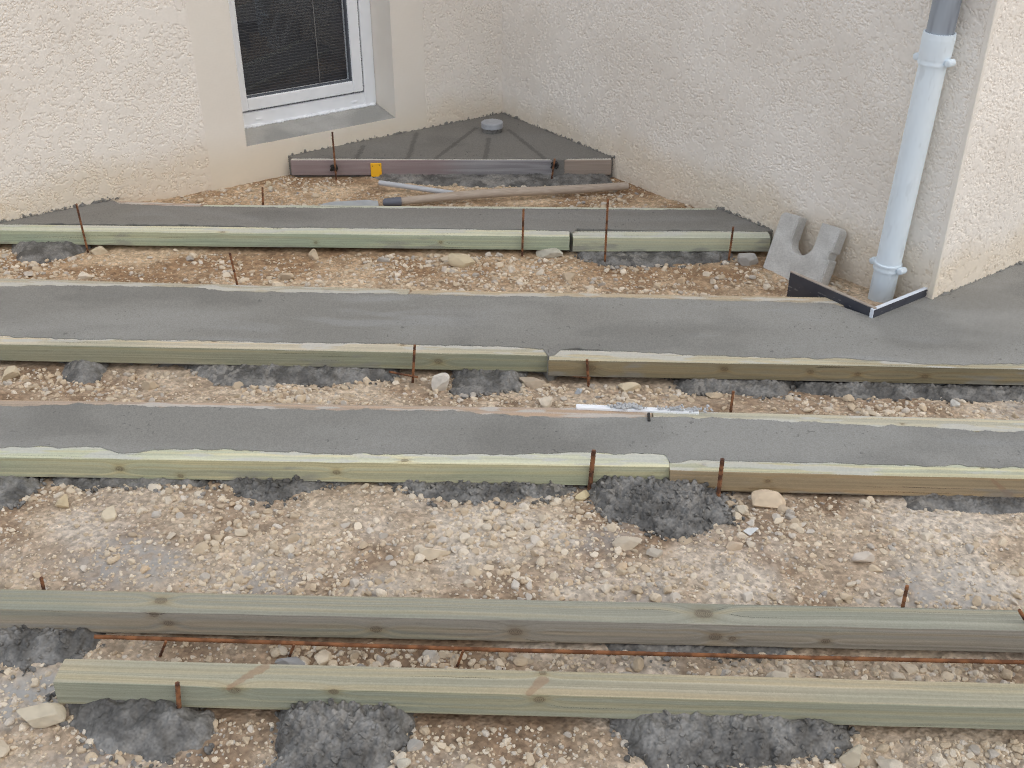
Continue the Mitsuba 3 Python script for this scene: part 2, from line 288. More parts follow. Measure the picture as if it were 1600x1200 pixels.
def stucco_height(a, z, seed):
    """flattened rough render: level plateaus broken by short worm-like crevices"""
    w1, w2 = F2(a * 30, z * 30, 2, seed + 40) - .5, F2(a * 30 + 50, z * 30, 2, seed + 41) - .5
    f1 = F2(a * 75 + 1.6 * w1, z * 90 + 1.6 * w2, 2, seed)
    patchy = F2(a * 6, z * 6, 2, seed + 7)
    worm = np.abs(F2(a * 68 + 2.2 * w2, z * 88 + 2.2 * w1, 2, seed + 3) - 0.5)
    worm2 = np.abs(F2(a * 92 + 90 + 2.0 * w1, z * 100 + 2.0 * w2, 2, seed + 14) - 0.5)
    m1 = np.clip((N2(a * 48, z * 52, seed + 5) - 0.40 + 0.5 * (patchy - 0.5)) / 0.08, 0, 1); m2 = np.clip((N2(a * 60 + 7, z * 60, seed + 6) - 0.50 + 0.5 * (patchy - 0.5)) / 0.08, 0, 1)
    cut = np.maximum(np.clip(1.9 - worm / 0.019, 0, 1) * m1, .85 * np.clip(1.9 - worm2 / 0.019, 0, 1) * m2)
    pit = np.clip((0.27 - f1) / 0.05, 0, 1)
    h = -0.0043 * cut - 0.0026 * pit + 0.0009 * F2(a * 170, z * 170, 2, seed + 9) + 0.0014 * F2(a * 40, z * 40, 2, seed + 12)
    return h
def wall_mesh(org, d, n, s0, s1, zs, step, seed, hole=None, bands=()):
    a = np.arange(s0, s1 + 1e-6, step); a = np.unique(np.round(np.concatenate([a, [s1], [x for x in (hole or ())[:2]], [e for b in bands for e in b[:2]]]), 5))
    z = np.unique(np.round(np.concatenate([zs, [x for x in (hole or ())[2:]], [e for b in bands for e in b[2:]]]), 5))
    A, ZZ = np.meshgrid(a, z, indexing='ij')
    h = stucco_height(A, ZZ, seed) + 0.003 * (F2(A * 2, ZZ * 2, 2, seed + 20) - .5)
    m = np.ones_like(h)
    for (b0, b1, c0, c1) in bands:
        ins = (A >= b0 - 1e-6) & (A <= b1 + 1e-6) & (ZZ >= c0 - 1e-6) & (ZZ <= c1 + 1e-6)
        m[ins] = 0
    h = h * m + (1 - m) * 0.0004
    v = org + A[..., None] * d + h[..., None] * n + ZZ[..., None] * Z
    ca, cz = (A[:-1, :-1] + A[1:, 1:]) / 2, (ZZ[:-1, :-1] + ZZ[1:, 1:]) / 2
    isband = np.zeros(ca.shape, bool)
    for (b0, b1, c0, c1) in bands: isband |= (ca > b0) & (ca < b1) & (cz > c0) & (cz < c1)
    ok = np.ones(ca.shape, bool)
    if hole: ok &= ~((ca > hole[0]) & (ca < hole[1]) & (cz > hole[2]) & (cz < hole[3]))
    out = []
    for sel in (ok & ~isband, ok & isband):
        f = grid_faces(len(a), len(z), sel)
        if np.dot(np.cross(d, Z), n) < 0: f = f[:, ::-1]
        t = trimesh.Trimesh(v.reshape(-1, 3), f, process=False); t.remove_unreferenced_vertices(); out.append(t)
    return out
def zrange(step, top=1.0): return np.concatenate([np.arange(-0.14, top, step), np.arange(top + 0.03, 2.75, 0.12)])
WS, WE, WZ, WT = -1.300, -0.585, 0.122, 2.05         # window opening along the left wall
BL, BR = -1.468, -0.425
bands = [(BL, WS, -0.14, WT + .16), (WE, BR, -0.14, WT + .16), (WS, WE, -0.14, WZ), (WS, WE, WT, WT + .16)]
mL, mB = wall_mesh(K, dL, nL, -2.42, 0.006, zrange(0.0034, 0.84), 0.0034, 1, (WS, WE, WZ, WT), bands)
mL0, _ = wall_mesh(K, dL, nL, -3.3, -2.42, zrange(0.02, 0.84), 0.02, 1)
mR, _ = wall_mesh(C, dR, nR, 0.012, 2.42, zrange(0.0031, 0.98), 0.0031, 60)
mE, _ = wall_mesh(C, dL, nL, 0.004, .52, zrange(.0031, .98), 0.0031, 120)
SM = 0.17                                             # depth of the window reveal
def lbox(s0, s1, d0, d1, z0, z1, r=0.002): return slab(K, dL, nL, Z, s0, s1, d0, d1, z0, z1, r)
def rbox(s0, s1, d0, d1, z0, z1, r=0.002): return slab(C, dR, nR, Z, s0, s1, d0, d1, z0, z1, r)
back = [lbox(-3.3, WS - .001, -.24, -.008, -.3, 2.72), lbox(WE + .001, 0, -.24, -.008, -.3, 2.72), lbox(WS - .001, WE + .001, -.24, -.008, WT + .001, 2.72), lbox(WS - .001, WE + .001, -.24, -.008, -.3, WZ - .04)]
reveal = [lbox(WS - .02, WS, -.235, -.0006, WZ - .03, WT, .0005), lbox(WE, WE + .02, -.235, -.0006, WZ - .03, WT, .0005), lbox(WS, WE, -.235, -.0006, WT, WT + .02, .0005)]
part(house, 'wall', trimesh.util.concatenate([mL, mL0] + back), 'stucco', 35, 'rough cream wall with the window in it')
part(house, 'wall', trimesh.util.concatenate([mR, rbox(.02, 2.6, -.24, -.008, -.3, 2.72)]), 'stucco', 35, 'rough wall in shade behind the downpipe')
part(house, 'wall', trimesh.util.concatenate([mE, wall_mesh(C, dL, nL, .52, 2.6, zrange(.02, .98), .02, 120)[0], slab(C, dL, nL, Z, .25, 2.6, -.24, -.008, -.3, 2.72)]), 'stucco', 35, 'bright cream end wall at the right')
part(house, 'window_surround', trimesh.util.concatenate([mB] + reveal), 'smooth_render', 35)
part(house, 'corner_bead', trimesh.util.concatenate([rbox(-.004, .014, -.010, .0030, -.14, 2.72, .0015)]), 'smooth_render', 30)
# sill: cement, falling outwards
sp = [(-SM - .02, WZ + .028), (-SM - .02, WZ - .05), (-.001, WZ - .05), (-.001, WZ - .006), (-.004, WZ - .002)]
sv = np.array([Lw(s, d, z) for s in (WS + .0008, WE - .0008) for d, z in sp]); n5 = len(sp)
sill = trimesh.convex.convex_hull(sv)
part(house, 'window_sill', sill, 'sill_cement', 25, 'grey cement window sill')
win = house + '__window'
FZ = WZ + .026
def fr(name, s0, s1, d0, d1, z0, z1, m='white_plastic', r=.004, **k): return part(win, name, lbox(s0, s1, d0, d1, z0, z1, r), m, 25, **k)
D0 = -SM
fr('frame', WS + .0012, WS + .055, D0 - .06, D0, FZ, WT - .001)
fr('frame', WE - .062, WE - .0012, D0 - .06, D0, FZ, WT - .001)
fr('frame', WS + .055, WE - .062, D0 - .06, D0 - .0005, FZ, FZ + .062)
fr('frame', WS + .055, WE - .062, D0 - .06, D0 - .0005, WT - .06, WT - .001)
SS0, SS1, SZ0, SZ1 = WS + .04, WE - .070, FZ + .070, WT - .066    # sash
fr('gasket', SS0 - .004, SS1 + .004, D0 - .03, D0 - .0018, SZ0 - .006, SZ1 + .006, 'gasket')
sash = [lbox(SS0, SS0 + .05, D0 - .05, D0 + .011, SZ0, SZ1, .004), lbox(SS1 - .05, SS1, D0 - .05, D0 + .0112, SZ0, SZ1, .004),
        lbox(SS0 + .05, SS1 - .05, D0 - .05, D0 + .0108, SZ0, SZ0 + .052, .004), lbox(SS0 + .05, SS1 - .05, D0 - .05, D0 + .0108, SZ1 - .052, SZ1, .004)]
del scene[[k for k in scene if k.endswith('__gasket')][0]]
gk = [lbox(SS0 - .006, SS0 - .0005, D0 - .03, D0 + .002, SZ0 - .006, SZ1 + .006, .001), lbox(SS1 + .0005, SS1 + .006, D0 - .03, D0 + .002, SZ0 - .006, SZ1 + .006, .001),
      lbox(SS0 - .0005, SS1 + .0005, D0 - .03, D0 + .002, SZ0 - .006, SZ0 - .0005, .001)]
part(win, 'gasket', trimesh.util.concatenate(gk), 'gasket')
part(win, 'sash', trimesh.util.concatenate(sash), 'white_plastic', 25)
gl = [lbox(SS1 - .0555, SS1 - .0498, D0 - .02, D0 + .004, SZ0 + .05, SZ1 - .05, .001), lbox(SS0 + .05, SS1 - .0555, D0 - .02, D0 + .004, SZ0 + .0518, SZ0 + .0565, .001)]
part(win, 'glazing_bead', trimesh.util.concatenate(gl), 'gasket')
pv = np.array([Lw(s, D0 - .012, z) for s, z in ((SS0 + .045, SZ0 + .045), (SS1 - .045, SZ0 + .045), (SS1 - .045, SZ1 - .045), (SS0 + .045, SZ1 - .045))])
part(win, 'pane', trimesh.Trimesh(pv, [[0, 1, 2], [0, 2, 3]], process=False), 'glass')
# blind behind the pane: shallow horizontal slats, one mesh
bz = np.arange(SZ0 + .04, SZ1 - .03, .0123); rows = []
for z in bz:
    rows += [(z, 0.0), (z + .0010, .0012), (z + .0030, .0016), (z + .0108, .0013), (z + .0118, .0002)]
rows = np.array(rows); bv = np.array([[Lw(s, D0 - .045 + dd, z) for z, dd in rows] for s in (SS0 + .03, SS1 - .03)]).reshape(-1, 3)
part(win, 'blind', trimesh.Trimesh(bv, grid_faces(2, len(rows)), process=False), 'blind_cloth', kind='stuff')
rb = []
for z in bz: rb.append(lbox(SS0 + .03, SS1 - .03, D0 - .0432, D0 - .0400, z + .0120 - .0034, z + .0120 - .0008, .0004))
part(win, 'blind_rib', trimesh.util.concatenate(rb), 'blind_rib', kind='stuff')
cs = -0.845
part(win, 'blind_cord', sweep([Lw(cs, D0 - .034, SZ0 + .05), Lw(cs - .001, D0 - .034, 1.0), Lw(cs, D0 - .034, SZ1 - .05)], .0016, 6), 'blind_cord')
part(win, 'back_panel', lbox(SS0 + .0, SS1 - .0, D0 - .075, D0 - .066, SZ0 - .01, SZ1 + .01), 'blind_cloth')
for s, dz in ((WS + .12, .012), (WE - .13, .012)): part(win, 'drain_cap', lbox(s, s + .03, D0 - .002, D0 + .006, FZ + .022, FZ + .030, .002), 'white_plastic')
rng = np.random.default_rng(5)
seal = []
x = WS + .004
while x < WE - .02:                                    # ragged sealant under the frame
    w = rng.uniform(.012, .03); hgt = rng.uniform(.006, .016)
    b = trimesh.creation.icosphere(1, 1.0); b.apply_scale([w * .62, hgt, hgt * .5]); b.apply_transform(frame_mat(Lw(x + w / 2, D0 + .001, FZ), dL, nL, Z)); seal.append(b); x += w * .8
part(win, 'sealant', trimesh.util.concatenate(seal), 'white_plastic', True, kind='stuff')

# ------------------------------------------------------------------ downpipe at the house corner
dp = thing('downpipe', 'white plastic rainwater downpipe with grey zinc upper section on the right wall', 'downpipe')
P0, P1 = Rw(.150, .056, -.09), Rw(.122, .056, .80)
ax = (P1 - P0) / np.linalg.norm(P1 - P0)
part(dp, 'pipe', lathe([(0, .040), (.895, .040)], P0, P1, 40), 'pipe_plastic', 40)
B = P0 + ax * .835
part(dp, 'sleeve', lathe([(.0, .0405), (.004, .0425), (.012, .0425), (.018, .0465), (.060, .0468), (.064, .0472), (.069, .0472), (.071, .0462), (.082, .0462), (.082, .0415), (.070, .041)], B, B + ax, 40), 'pipe_plastic', 40)
part(dp, 'zinc_pipe', lathe([(.06, .0395), (1.9, .0395)], B, B + ax, 40), 'zinc', 40, 'grey zinc upper pipe')
for t in (.172, .838):
    c = P0 + ax * t
    br = part(dp, 'bracket', lathe([(-.013, .0402), (-.012, .0445), (-.006, .0452), (-.004, .0435), (.004, .0435), (.006, .0452), (.012, .0445), (.013, .0402)], c, c + ax, 36), 'pipe_plastic', 50)
    side = dR; bo = []
    for sg in (-1, 1):
        q = c + side * sg * .054
        bo.append(lathe([(-.017, .008), (-.015, .0105), (-.004, .0115), (.004, .0115), (.012, .0105), (.014, .008)], q, q + nR, 14))
        part(br, 'screw', bo[-1], 'pipe_plastic', 40)
    part(dp, 'wall_plug', lathe([(0, .007), (.03, .007)], c - nR * .06, c, 10), 'pipe_plastic', 40)

# ------------------------------------------------------------------ ground
GY = np.array([[-60, -.10], [0.9, -.095], [1.30, -.088], [1.45, -.085], [1.62, -.075], [1.75, -.045], [1.95, -.050], [2.12, -.068], [2.22, -.075], [2.42, -.030], [2.55, -.050], [2.68, -.080], [2.95, -.080], [3.17, -.030], [3.35, -.046], [3.60, -.066], [3.75, -.06], [3.93, -.018], [4.15, -.032], [4.35, -.036], [5.5, -.03], [60, -.1]])
DIP = (0.86, 3.26)
def ground_z(x, y):
    x, y = np.asarray(x, float), np.asarray(y, float)
    yy = y + 0.028 * x                                 # the strips run slightly askew
    g = np.interp(yy, GY[:, 0], GY[:, 1])
    near = np.exp(-np.maximum(0, np.abs(x) - 2.2) ** 2)
    dip = .034 * np.exp(-(((x - DIP[0]) / .26) ** 2 + ((y - DIP[1]) / .16) ** 2))
    return g - dip + near * (0.020 * (F2(x * 4.5, y * 4.5, 3, 3) - .5) + 0.012 * (F2(x * 22, y * 22, 3, 8) - .5) + .005 * (F2(x * 75, y * 75, 2, 9) - .5))
def ramp(a, b, k): return a + (b - a) * np.linspace(0, 1, k + 1)[1:] ** 2.2
fx = np.arange(-2.15, 2.2, .0075); fy = np.concatenate([np.arange(1.12, 2.7, .0062), np.arange(2.7, 5.2, .0085)])
gx = np.concatenate([-ramp(2.15, 120, 14)[::-1], fx, ramp(fx[-1], 120, 14)]); gy = np.concatenate([ramp(1.12, -120, 14)[::-1], fy, ramp(fy[-1], 120, 14)])
X, Y = np.meshgrid(gx, gy, indexing='ij')
put('ground', trimesh.Trimesh(np.stack([X, Y, ground_z(X, Y)], -1).reshape(-1, 3), grid_faces(len(gx), len(gy)), process=False), 'soil', True)
labels['ground'] = {'label': 'stony tan soil between the formwork strips', 'kind': 'structure'}

# ------------------------------------------------------------------ timbers
cover = []                                             # footprints kept free of gravel
def grey(c): return c * .66 + .34 * c.mean() * np.array([1.02, 1.0, .95])
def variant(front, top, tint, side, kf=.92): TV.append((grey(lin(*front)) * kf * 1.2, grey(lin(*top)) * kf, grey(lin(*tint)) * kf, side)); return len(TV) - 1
def timber(A, B, z, label, var, w=.062, h=.058, ref='front', ext=(0, 0), seed=0, name='formwork_timber', warp=.0022):
    a, b = at(*A, z), at(*B, z); u = (b - a) / np.linalg.norm(b - a); nb = np.array([-u[1], u[0], 0])   # nb points away from the camera
    a, b = a - u * ext[0], b + u * ext[1]
    if ref == 'far': a, b = a - nb * w, b - nb * w
    Ln = np.linalg.norm(b - a); r = .0022; n = max(12, int(Ln / .02))
    sec = []                                            # (forward offset, up, perimeter): front face, top face, back face, underside
    def arc(cx, cz, a0, a1, v0, v1):
        for t in (0, .5, 1):
            g = math.radians(a0 + (a1 - a0) * t); sec.append((cx + r * math.cos(g), cz + r * math.sin(g), v0 + (v1 - v0) * t))
    arc(r, -h + r, 270, 180, -.002, .002); sec.append((0, -h * .5, h * .5)); arc(r, -r, 180, 90, h - .002, h + .002)
    sec.append((w * .5, 0, h + w * .5)); arc(w - r, -r, 90, 0, h + w - .002, h + w + .002); sec.append((w, -h * .5, 1.5 * h + w)); arc(w - r, -h + r, 0, -90, 2 * h + w - .002, 2 * h + w + .002)
    sec = np.array(sec); m = len(sec); t = np.linspace(0, Ln, n + 1)
    bend = warp * (F2(t * 1.3, t * 0 + seed, 2, 30) - .5) * 2; lift = warp * .8 * (F2(t * 1.1, t * 0 + seed + 9, 2, 31) - .5) * 2
    rough = .0011 * (meshkit.noise(np.stack([*np.meshgrid(t * 14, np.arange(m) * .6 + seed * 7, indexing='ij'), np.zeros((n + 1, m))], -1)) - .5)
    f, up = sec[:, 0] + bend[:, None] + rough, sec[:, 1] + lift[:, None] + rough
    # ends a little out of square
    along = t[:, None] + np.zeros(m); along[0] += .0015 * np.sin(np.arange(m) * 1.3 + seed); along[-1] += .0015 * np.sin(np.arange(m) * 1.7 + seed)
    v = a + along[..., None] * u + f[..., None] * nb + up[..., None] * Z
    uv = np.stack([100 * var + along + .2, np.broadcast_to(sec[:, 2], along.shape)], -1)
    i, j = np.meshgrid(np.arange(n), np.arange(m), indexing='ij')
    # separate ring for the seam is not needed: the underside is out of sight
    q = np.stack([i * m + j, i * m + (j + 1) % m, (i + 1) * m + (j + 1) % m, (i + 1) * m + j], -1).reshape(-1, 4)
    fc = np.vstack([q[:, [0, 2, 1]], q[:, [0, 3, 2]]])
    vs, us = [v.reshape(-1, 3)], [uv.reshape(-1, 2)]; base = (n + 1) * m
    for e, fl in ((0, 1), (n, 0)):                      # end caps with vertices of their own
        vs += [v[e], v[e].mean(0)[None]]; us += [np.stack([100 * var + .2 + sec[:, 0] * .3 + e * .013, .02 + .4 * (sec[:, 1] + h)], 1), [[100 * var + .21, .03]]]
        jj = np.arange(m); tri = np.stack([base + jj, base + (jj + 1) % m, base + m + 0 * jj], 1); fc = np.vstack([fc, tri[:, ::-1] if fl == 0 else tri]); base += m + 1
    k = thing(name, label, 'timber')
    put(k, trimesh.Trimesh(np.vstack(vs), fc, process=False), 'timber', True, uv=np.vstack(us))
    p = [a, b, b + nb * w, a + nb * w]; cover.append(Polygon([q[:2] for q in p]).buffer(.004))
    return k, a, u, nb
PG = (168, 178, 148)
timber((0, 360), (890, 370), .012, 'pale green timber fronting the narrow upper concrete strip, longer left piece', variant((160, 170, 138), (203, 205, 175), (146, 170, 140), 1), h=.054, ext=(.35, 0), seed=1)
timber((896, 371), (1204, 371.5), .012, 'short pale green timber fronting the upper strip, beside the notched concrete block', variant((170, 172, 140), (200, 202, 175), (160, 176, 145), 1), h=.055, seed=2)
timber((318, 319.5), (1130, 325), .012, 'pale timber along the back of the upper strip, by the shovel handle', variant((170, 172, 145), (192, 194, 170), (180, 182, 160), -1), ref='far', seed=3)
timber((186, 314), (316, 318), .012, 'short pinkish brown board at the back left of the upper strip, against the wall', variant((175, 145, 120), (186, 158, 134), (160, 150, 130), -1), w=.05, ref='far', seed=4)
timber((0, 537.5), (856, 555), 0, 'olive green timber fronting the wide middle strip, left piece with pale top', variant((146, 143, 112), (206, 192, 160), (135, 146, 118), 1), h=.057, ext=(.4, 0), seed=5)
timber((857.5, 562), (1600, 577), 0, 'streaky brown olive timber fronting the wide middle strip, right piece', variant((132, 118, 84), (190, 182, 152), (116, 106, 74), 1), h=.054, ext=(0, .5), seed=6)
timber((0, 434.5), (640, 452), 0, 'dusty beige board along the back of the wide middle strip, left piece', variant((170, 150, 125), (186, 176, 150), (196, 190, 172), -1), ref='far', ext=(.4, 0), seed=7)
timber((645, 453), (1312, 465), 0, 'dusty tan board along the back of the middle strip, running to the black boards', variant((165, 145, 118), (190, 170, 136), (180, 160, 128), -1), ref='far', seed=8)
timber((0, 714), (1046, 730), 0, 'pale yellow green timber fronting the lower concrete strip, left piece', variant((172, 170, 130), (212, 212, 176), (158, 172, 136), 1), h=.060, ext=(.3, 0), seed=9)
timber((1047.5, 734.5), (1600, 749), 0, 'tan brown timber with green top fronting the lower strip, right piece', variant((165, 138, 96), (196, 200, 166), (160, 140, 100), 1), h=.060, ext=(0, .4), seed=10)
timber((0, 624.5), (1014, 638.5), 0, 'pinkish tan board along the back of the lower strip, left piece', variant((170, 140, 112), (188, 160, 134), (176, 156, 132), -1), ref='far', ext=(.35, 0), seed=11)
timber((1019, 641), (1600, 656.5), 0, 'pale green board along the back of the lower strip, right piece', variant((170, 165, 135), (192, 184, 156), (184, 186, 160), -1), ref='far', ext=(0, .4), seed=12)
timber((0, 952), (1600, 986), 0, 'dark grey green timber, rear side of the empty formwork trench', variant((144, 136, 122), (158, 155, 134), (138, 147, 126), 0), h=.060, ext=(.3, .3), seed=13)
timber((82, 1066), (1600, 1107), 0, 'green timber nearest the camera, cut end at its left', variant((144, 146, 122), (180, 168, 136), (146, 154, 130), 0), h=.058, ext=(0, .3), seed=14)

# pad board: thin stained plank with clamps and a yellow plate
a1, b1 = at(457, 250.5, .045), at(953, 250, .045); u1 = (b1 - a1) / np.linalg.norm(b1 - a1); nb1 = np.array([-u1[1], u1[0], 0]); l1 = np.linalg.norm(b1 - a1)
k = thing('formwork_plank', 'purple grey stained plank holding the triangular concrete corner pad', 'plank')
put(k, slab(a1, u1, nb1, Z, -.010, l1 + .008, 0, .027, -.067, .0, .003), 'stained_plank', 20); cover.append(Polygon([(a1)[:2], (b1)[:2], (b1 + nb1 * .4)[:2], (a1 + nb1 * .4)[:2]]))
q = on_plane(588, 265, a1, nb1) - nb1 * .004
k = thing('yellow_plate', 'small yellow plastic plate screwed on the stained plank', 'plate')
part(k, 'plate', slab(q, u1, nb1, Z, -.023, .023, -.003, .003, -.030, .030, .0015), 'yellow_plastic', 20)
for dx, dz in ((-.014, .018), (.015, .022), (.015, -.022)): part(k, 'screw', lathe([(-.0008, .0018), (.001, .0022)], q + u1 * dx + Z * dz - nb1 * .0036, q + u1 * dx + Z * dz, 10), 'dark_metal', 40)
for px, py, side in ((521, 261, 'left'), (865, 257, 'right')):
    q = on_plane(px, py, a1, nb1) - nb1 * .010
    k = thing('wire_tie', f'black twisted wire clamp on the {side} part of the stained plank', 'wire clamp')
    tw = [q + u1 * (.012 * math.cos(i * .9) + .004 * i / 14) + Z * (.014 * math.sin(i * 1.35)) - nb1 * (.004 * math.sin(i * .7)) for i in range(26)]
    put(k, sweep(tw, .0045, 6), 'dark_metal', True)

# ------------------------------------------------------------------ fresh concrete
def rough_edge(pts, amp, seed, step=.006):
    """resamples a world polyline and gives it a trowelled, ragged run"""
    ls = LineString([p[:2] for p in pts]); n = int(ls.length / step); d = np.linspace(0, ls.length, n)
    xy = np.array([ls.interpolate(t).coords[0] for t in d]); tg = np.gradient(xy, axis=0); tg /= np.linalg.norm(tg, axis=1, keepdims=True) + 1e-12
    nn = np.stack([-tg[:, 1], tg[:, 0]], 1)
    o = 3.0 * amp * (F2(d * 28, d * 0 + seed, 4, seed) - .5) * 2 + amp * .9 * (N2(d * 110, d * 0 + seed, seed + 2) - .5)
    return xy + nn * o[:, None]
def concrete(name, label, z, segs, seed, depth=.10):
    ring = []
    for pts, amp in segs: ring.append(rough_edge(pts, amp, seed + len(ring), .006) if amp else np.array([p[:2] for p in pts]))
    poly = Polygon(np.vstack(ring)).buffer(0)
    if poly.geom_type != 'Polygon': poly = max(poly.geoms, key=lambda g: g.area)
    m = trimesh.creation.extrude_polygon(poly, depth, engine='earcut'); m.apply_translation([0, 0, z - depth])
    cover.append(poly.buffer(.003))
    k = thing(name, label, 'concrete'); return k, m, poly
def PX(l, z): return [at(x, y, z) for x, y in l]
FT3 = [(-260, 519), (0, 525), (100, 529), (200, 531), (300, 532), (400, 535), (500, 536), (600, 537), (700, 540), (780, 541), (848, 545)]
GAP3 = [(857, 557), (866, 556)]
FT3b = [(876, 546), (950, 548), (1000, 550), (1100, 556), (1200, 560), (1300, 560), (1400, 566), (1500, 571), (1600, 568), (1900, 576)]
BK3 = [(1302, 475), (1200, 472), (1100, 470), (1000, 467), (900, 465), (800, 464), (700, 462), (600, 460), (500, 458), (400, 457), (350, 456), (320, 452), (285, 449), (200, 448), (140, 447), (60, 447), (0, 449), (-260, 443)]
cb = at(1364, 498, 0)                                  # corner of the black boards
E0, E1 = C - dR * .03 + nL * .0, C + dL * 2.5 - nL * .05
k, m, p3 = concrete('concrete_strip', 'wide middle strip of fresh grey concrete reaching round the house corner', .0025,
    [(PX(FT3, 0), .004), (PX(GAP3, 0), .0), (PX(FT3b, 0), .005), ([E1 + nR * .1 - dR * .6, E1], 0), ([E1, C + dL * .05 - nL * .03, C - nL * .03 + dR * .03], 0), ([Rw(.03, .0, 0), cb + nL * -.004 + dL * .26, cb - nR * .004], 0), (PX(BK3, 0), .004)], 1)
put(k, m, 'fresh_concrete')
FT4 = [(-260, 699), (0, 701), (60, 698), (150, 700), (195, 709), (230, 705), (280, 702), (400, 705), (500, 708), (550, 710), (570, 709), (700, 711), (800, 711), (900, 707), (960, 709), (1020, 709), (1041, 712)]
FT4b = [(1060, 721), (1100, 719), (1150, 720), (1250, 724), (1300, 723), (1400, 727), (1500, 729), (1600, 733), (1900, 742)]
BK4 = [(1900, 684), (1600, 675), (1560, 677), (1500, 672), (1440, 667), (1350, 665), (1290, 662), (1200, 658), (1100, 654), (1050, 652), (1022, 653), (1014, 655), (1000, 653), (900, 653), (800, 650), (700, 644), (600, 641), (500, 641), (420, 639), (300, 637), (215, 636), (140, 632), (0, 635), (-260, 632)]
k, m, p4 = concrete('concrete_strip', 'lower strip of fresh grey concrete between timbers, nearest the camera', .0025,
    [(PX(FT4, 0), .004), (PX([(1047, 724), (1049, 724)], 0), 0), (PX(FT4b, 0), .004), (PX(BK4, 0), .0045)], 11)
put(k, m, 'fresh_concrete')
FT2 = [(-160, 347), (0, 350), (100, 350), (200, 351), (300, 352), (400, 355), (500, 356), (600, 357), (700, 358), (800, 359), (888, 361)]
FT2b = [(902, 358), (1000, 360), (1100, 361), (1150, 362), (1195, 363)]
BK2 = [(1118, 328), (1050, 328.5), (900, 327.5), (700, 326.5), (500, 325.5), (320, 323.5), (250, 322), (186, 319)]
k, m, p2 = concrete('concrete_strip', 'narrow upper strip of dark fresh concrete running from wall to wall', .0145,
    [(PX(FT2, .012), .005), (PX([(892, 364), (896, 363)], .012), 0), (PX(FT2b, .012), .005), (PX([(1208, 361), (1165, 334), (1130, 322)], .012), 0), (PX(BK2, .012), .004), (PX([(178, 314), (80, 322), (-160, 347)], .012), 0)], 21, .09)
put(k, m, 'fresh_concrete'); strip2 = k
k, m, p1 = concrete('concrete_pad', 'triangular fresh concrete pad in the house corner with a capped pipe stub', .0475,
    [(PX([(458, 247.0), (600, 247.6), (760, 248), (858, 247.8)], .0475), .0022), (PX([(864, 249.6), (881, 249.6)], .0475), 0), (PX([(888, 247.6), (952, 246.4)], .0475), .0015), ([Rw(1.58, -.04, 0), Rw(2.45, -.04, 0)], 0), ([Lw(-.02, -.04, 0), Lw(-1.13, -.04, 0)], 0)], 31, .12)
pad = k
GROOVE = [((-.16, 5.03), (-.33, 4.43)), ((-.18, 5.00), (-.26, 4.46)), ((-.24, 4.98), (-.50, 4.46)), ((-.10, 4.98), (-.12, 4.45)), ((-.03, 5.03), (.02, 4.6)), ((-.02, 4.98), (.16, 4.44))]
GROOVE = [(at(*a, .0475)[:2], at(*b, .0475)[:2]) for a, b in (((744, 200), (681, 247)), ((651, 208), (638, 247)), ((568, 228), (556, 248)), ((764, 216), (758, 247)), ((795, 203), (850, 247)))]
def groove(p):
    d = mi.Float(1)
    for a, b in GROOVE:
        ax_, ay = float(a[0]), float(a[1]); bx, by = float(b[0] - a[0]), float(b[1] - a[1]); L2 = bx * bx + by * by
        t = dr.clip(((p.x - ax_) * bx + (p.y - ay) * by) / L2, 0, 1)
        d = dr.minimum(d, dr.sqrt(dr.square(p.x - ax_ - bx * t) + dr.square(p.y - ay - by * t)))
    return 1 - smoothstep(.004, .016, d + .006 * (noise(p.x * 60, p.y * 60, 1) - .5))
scene['pad_concrete'] = two(bumped(principled(proc(lambda p, n, uv: concrete_col(p, n, uv) * (1 - .32 * groove(p))), .65, specular=.4), lambda p, n, uv: concrete_bump(p, n, uv) - .004 * groove(p)))
part(pad, 'slab', m, 'pad_concrete')
def lumps(pts, n, r0, r1, seed, spread=.004, up=.004):
    rg = np.random.default_rng(seed); ls = LineString([p[:2] for p in pts]); z0 = pts[0][2]; out = []
    b = trimesh.creation.icosphere(1)
    for i in range(n):
        q = ls.interpolate(rg.uniform(0, ls.length)); r = r0 + (r1 - r0) * rg.random() ** 4
        v = b.vertices * r * rg.uniform(.6, 1.3, 3) * (1 + .35 * (rg.random((len(b.vertices), 1)) - .5)) + [q.x + rg.normal(0, spread), q.y + rg.normal(0, spread), z0 + abs(rg.normal(0, up))]
        out.append(trimesh.Trimesh(v, b.faces, process=False))
    return trimesh.util.concatenate(out)
part(pad, 'edge_crumb', trimesh.util.concatenate([lumps([Lw(-1.12, .002, .046), Lw(0, .002, .046)], 170, .002, .0085, 1, .003, .004), lumps([Rw(1.58, .002, .046), Rw(2.40, .002, .046)], 120, .002, .0085, 2, .003, .004)]), 'fresh_concrete', True, kind='stuff')
part(strip2, 'edge_crumb', trimesh.util.concatenate([lumps([Lw(-2.30, .003, .014), Lw(-1.85, .003, .014)], 120, .002, .008, 3, .002, .005), lumps([Rw(.68, .003, .014), Rw(.98, .003, .014)], 80, .002, .008, 4, .002, .005)]), 'fresh_concrete', True, kind='stuff')
part('concrete_strip', 'edge_crumb', lumps([Lw(0, .003, .0) * 0 + C + dL * .01 + nL * .003, C + dL * .7 + nL * .003], 130, .002, .007, 5, .002, .004), 'fresh_concrete', True, kind='stuff')
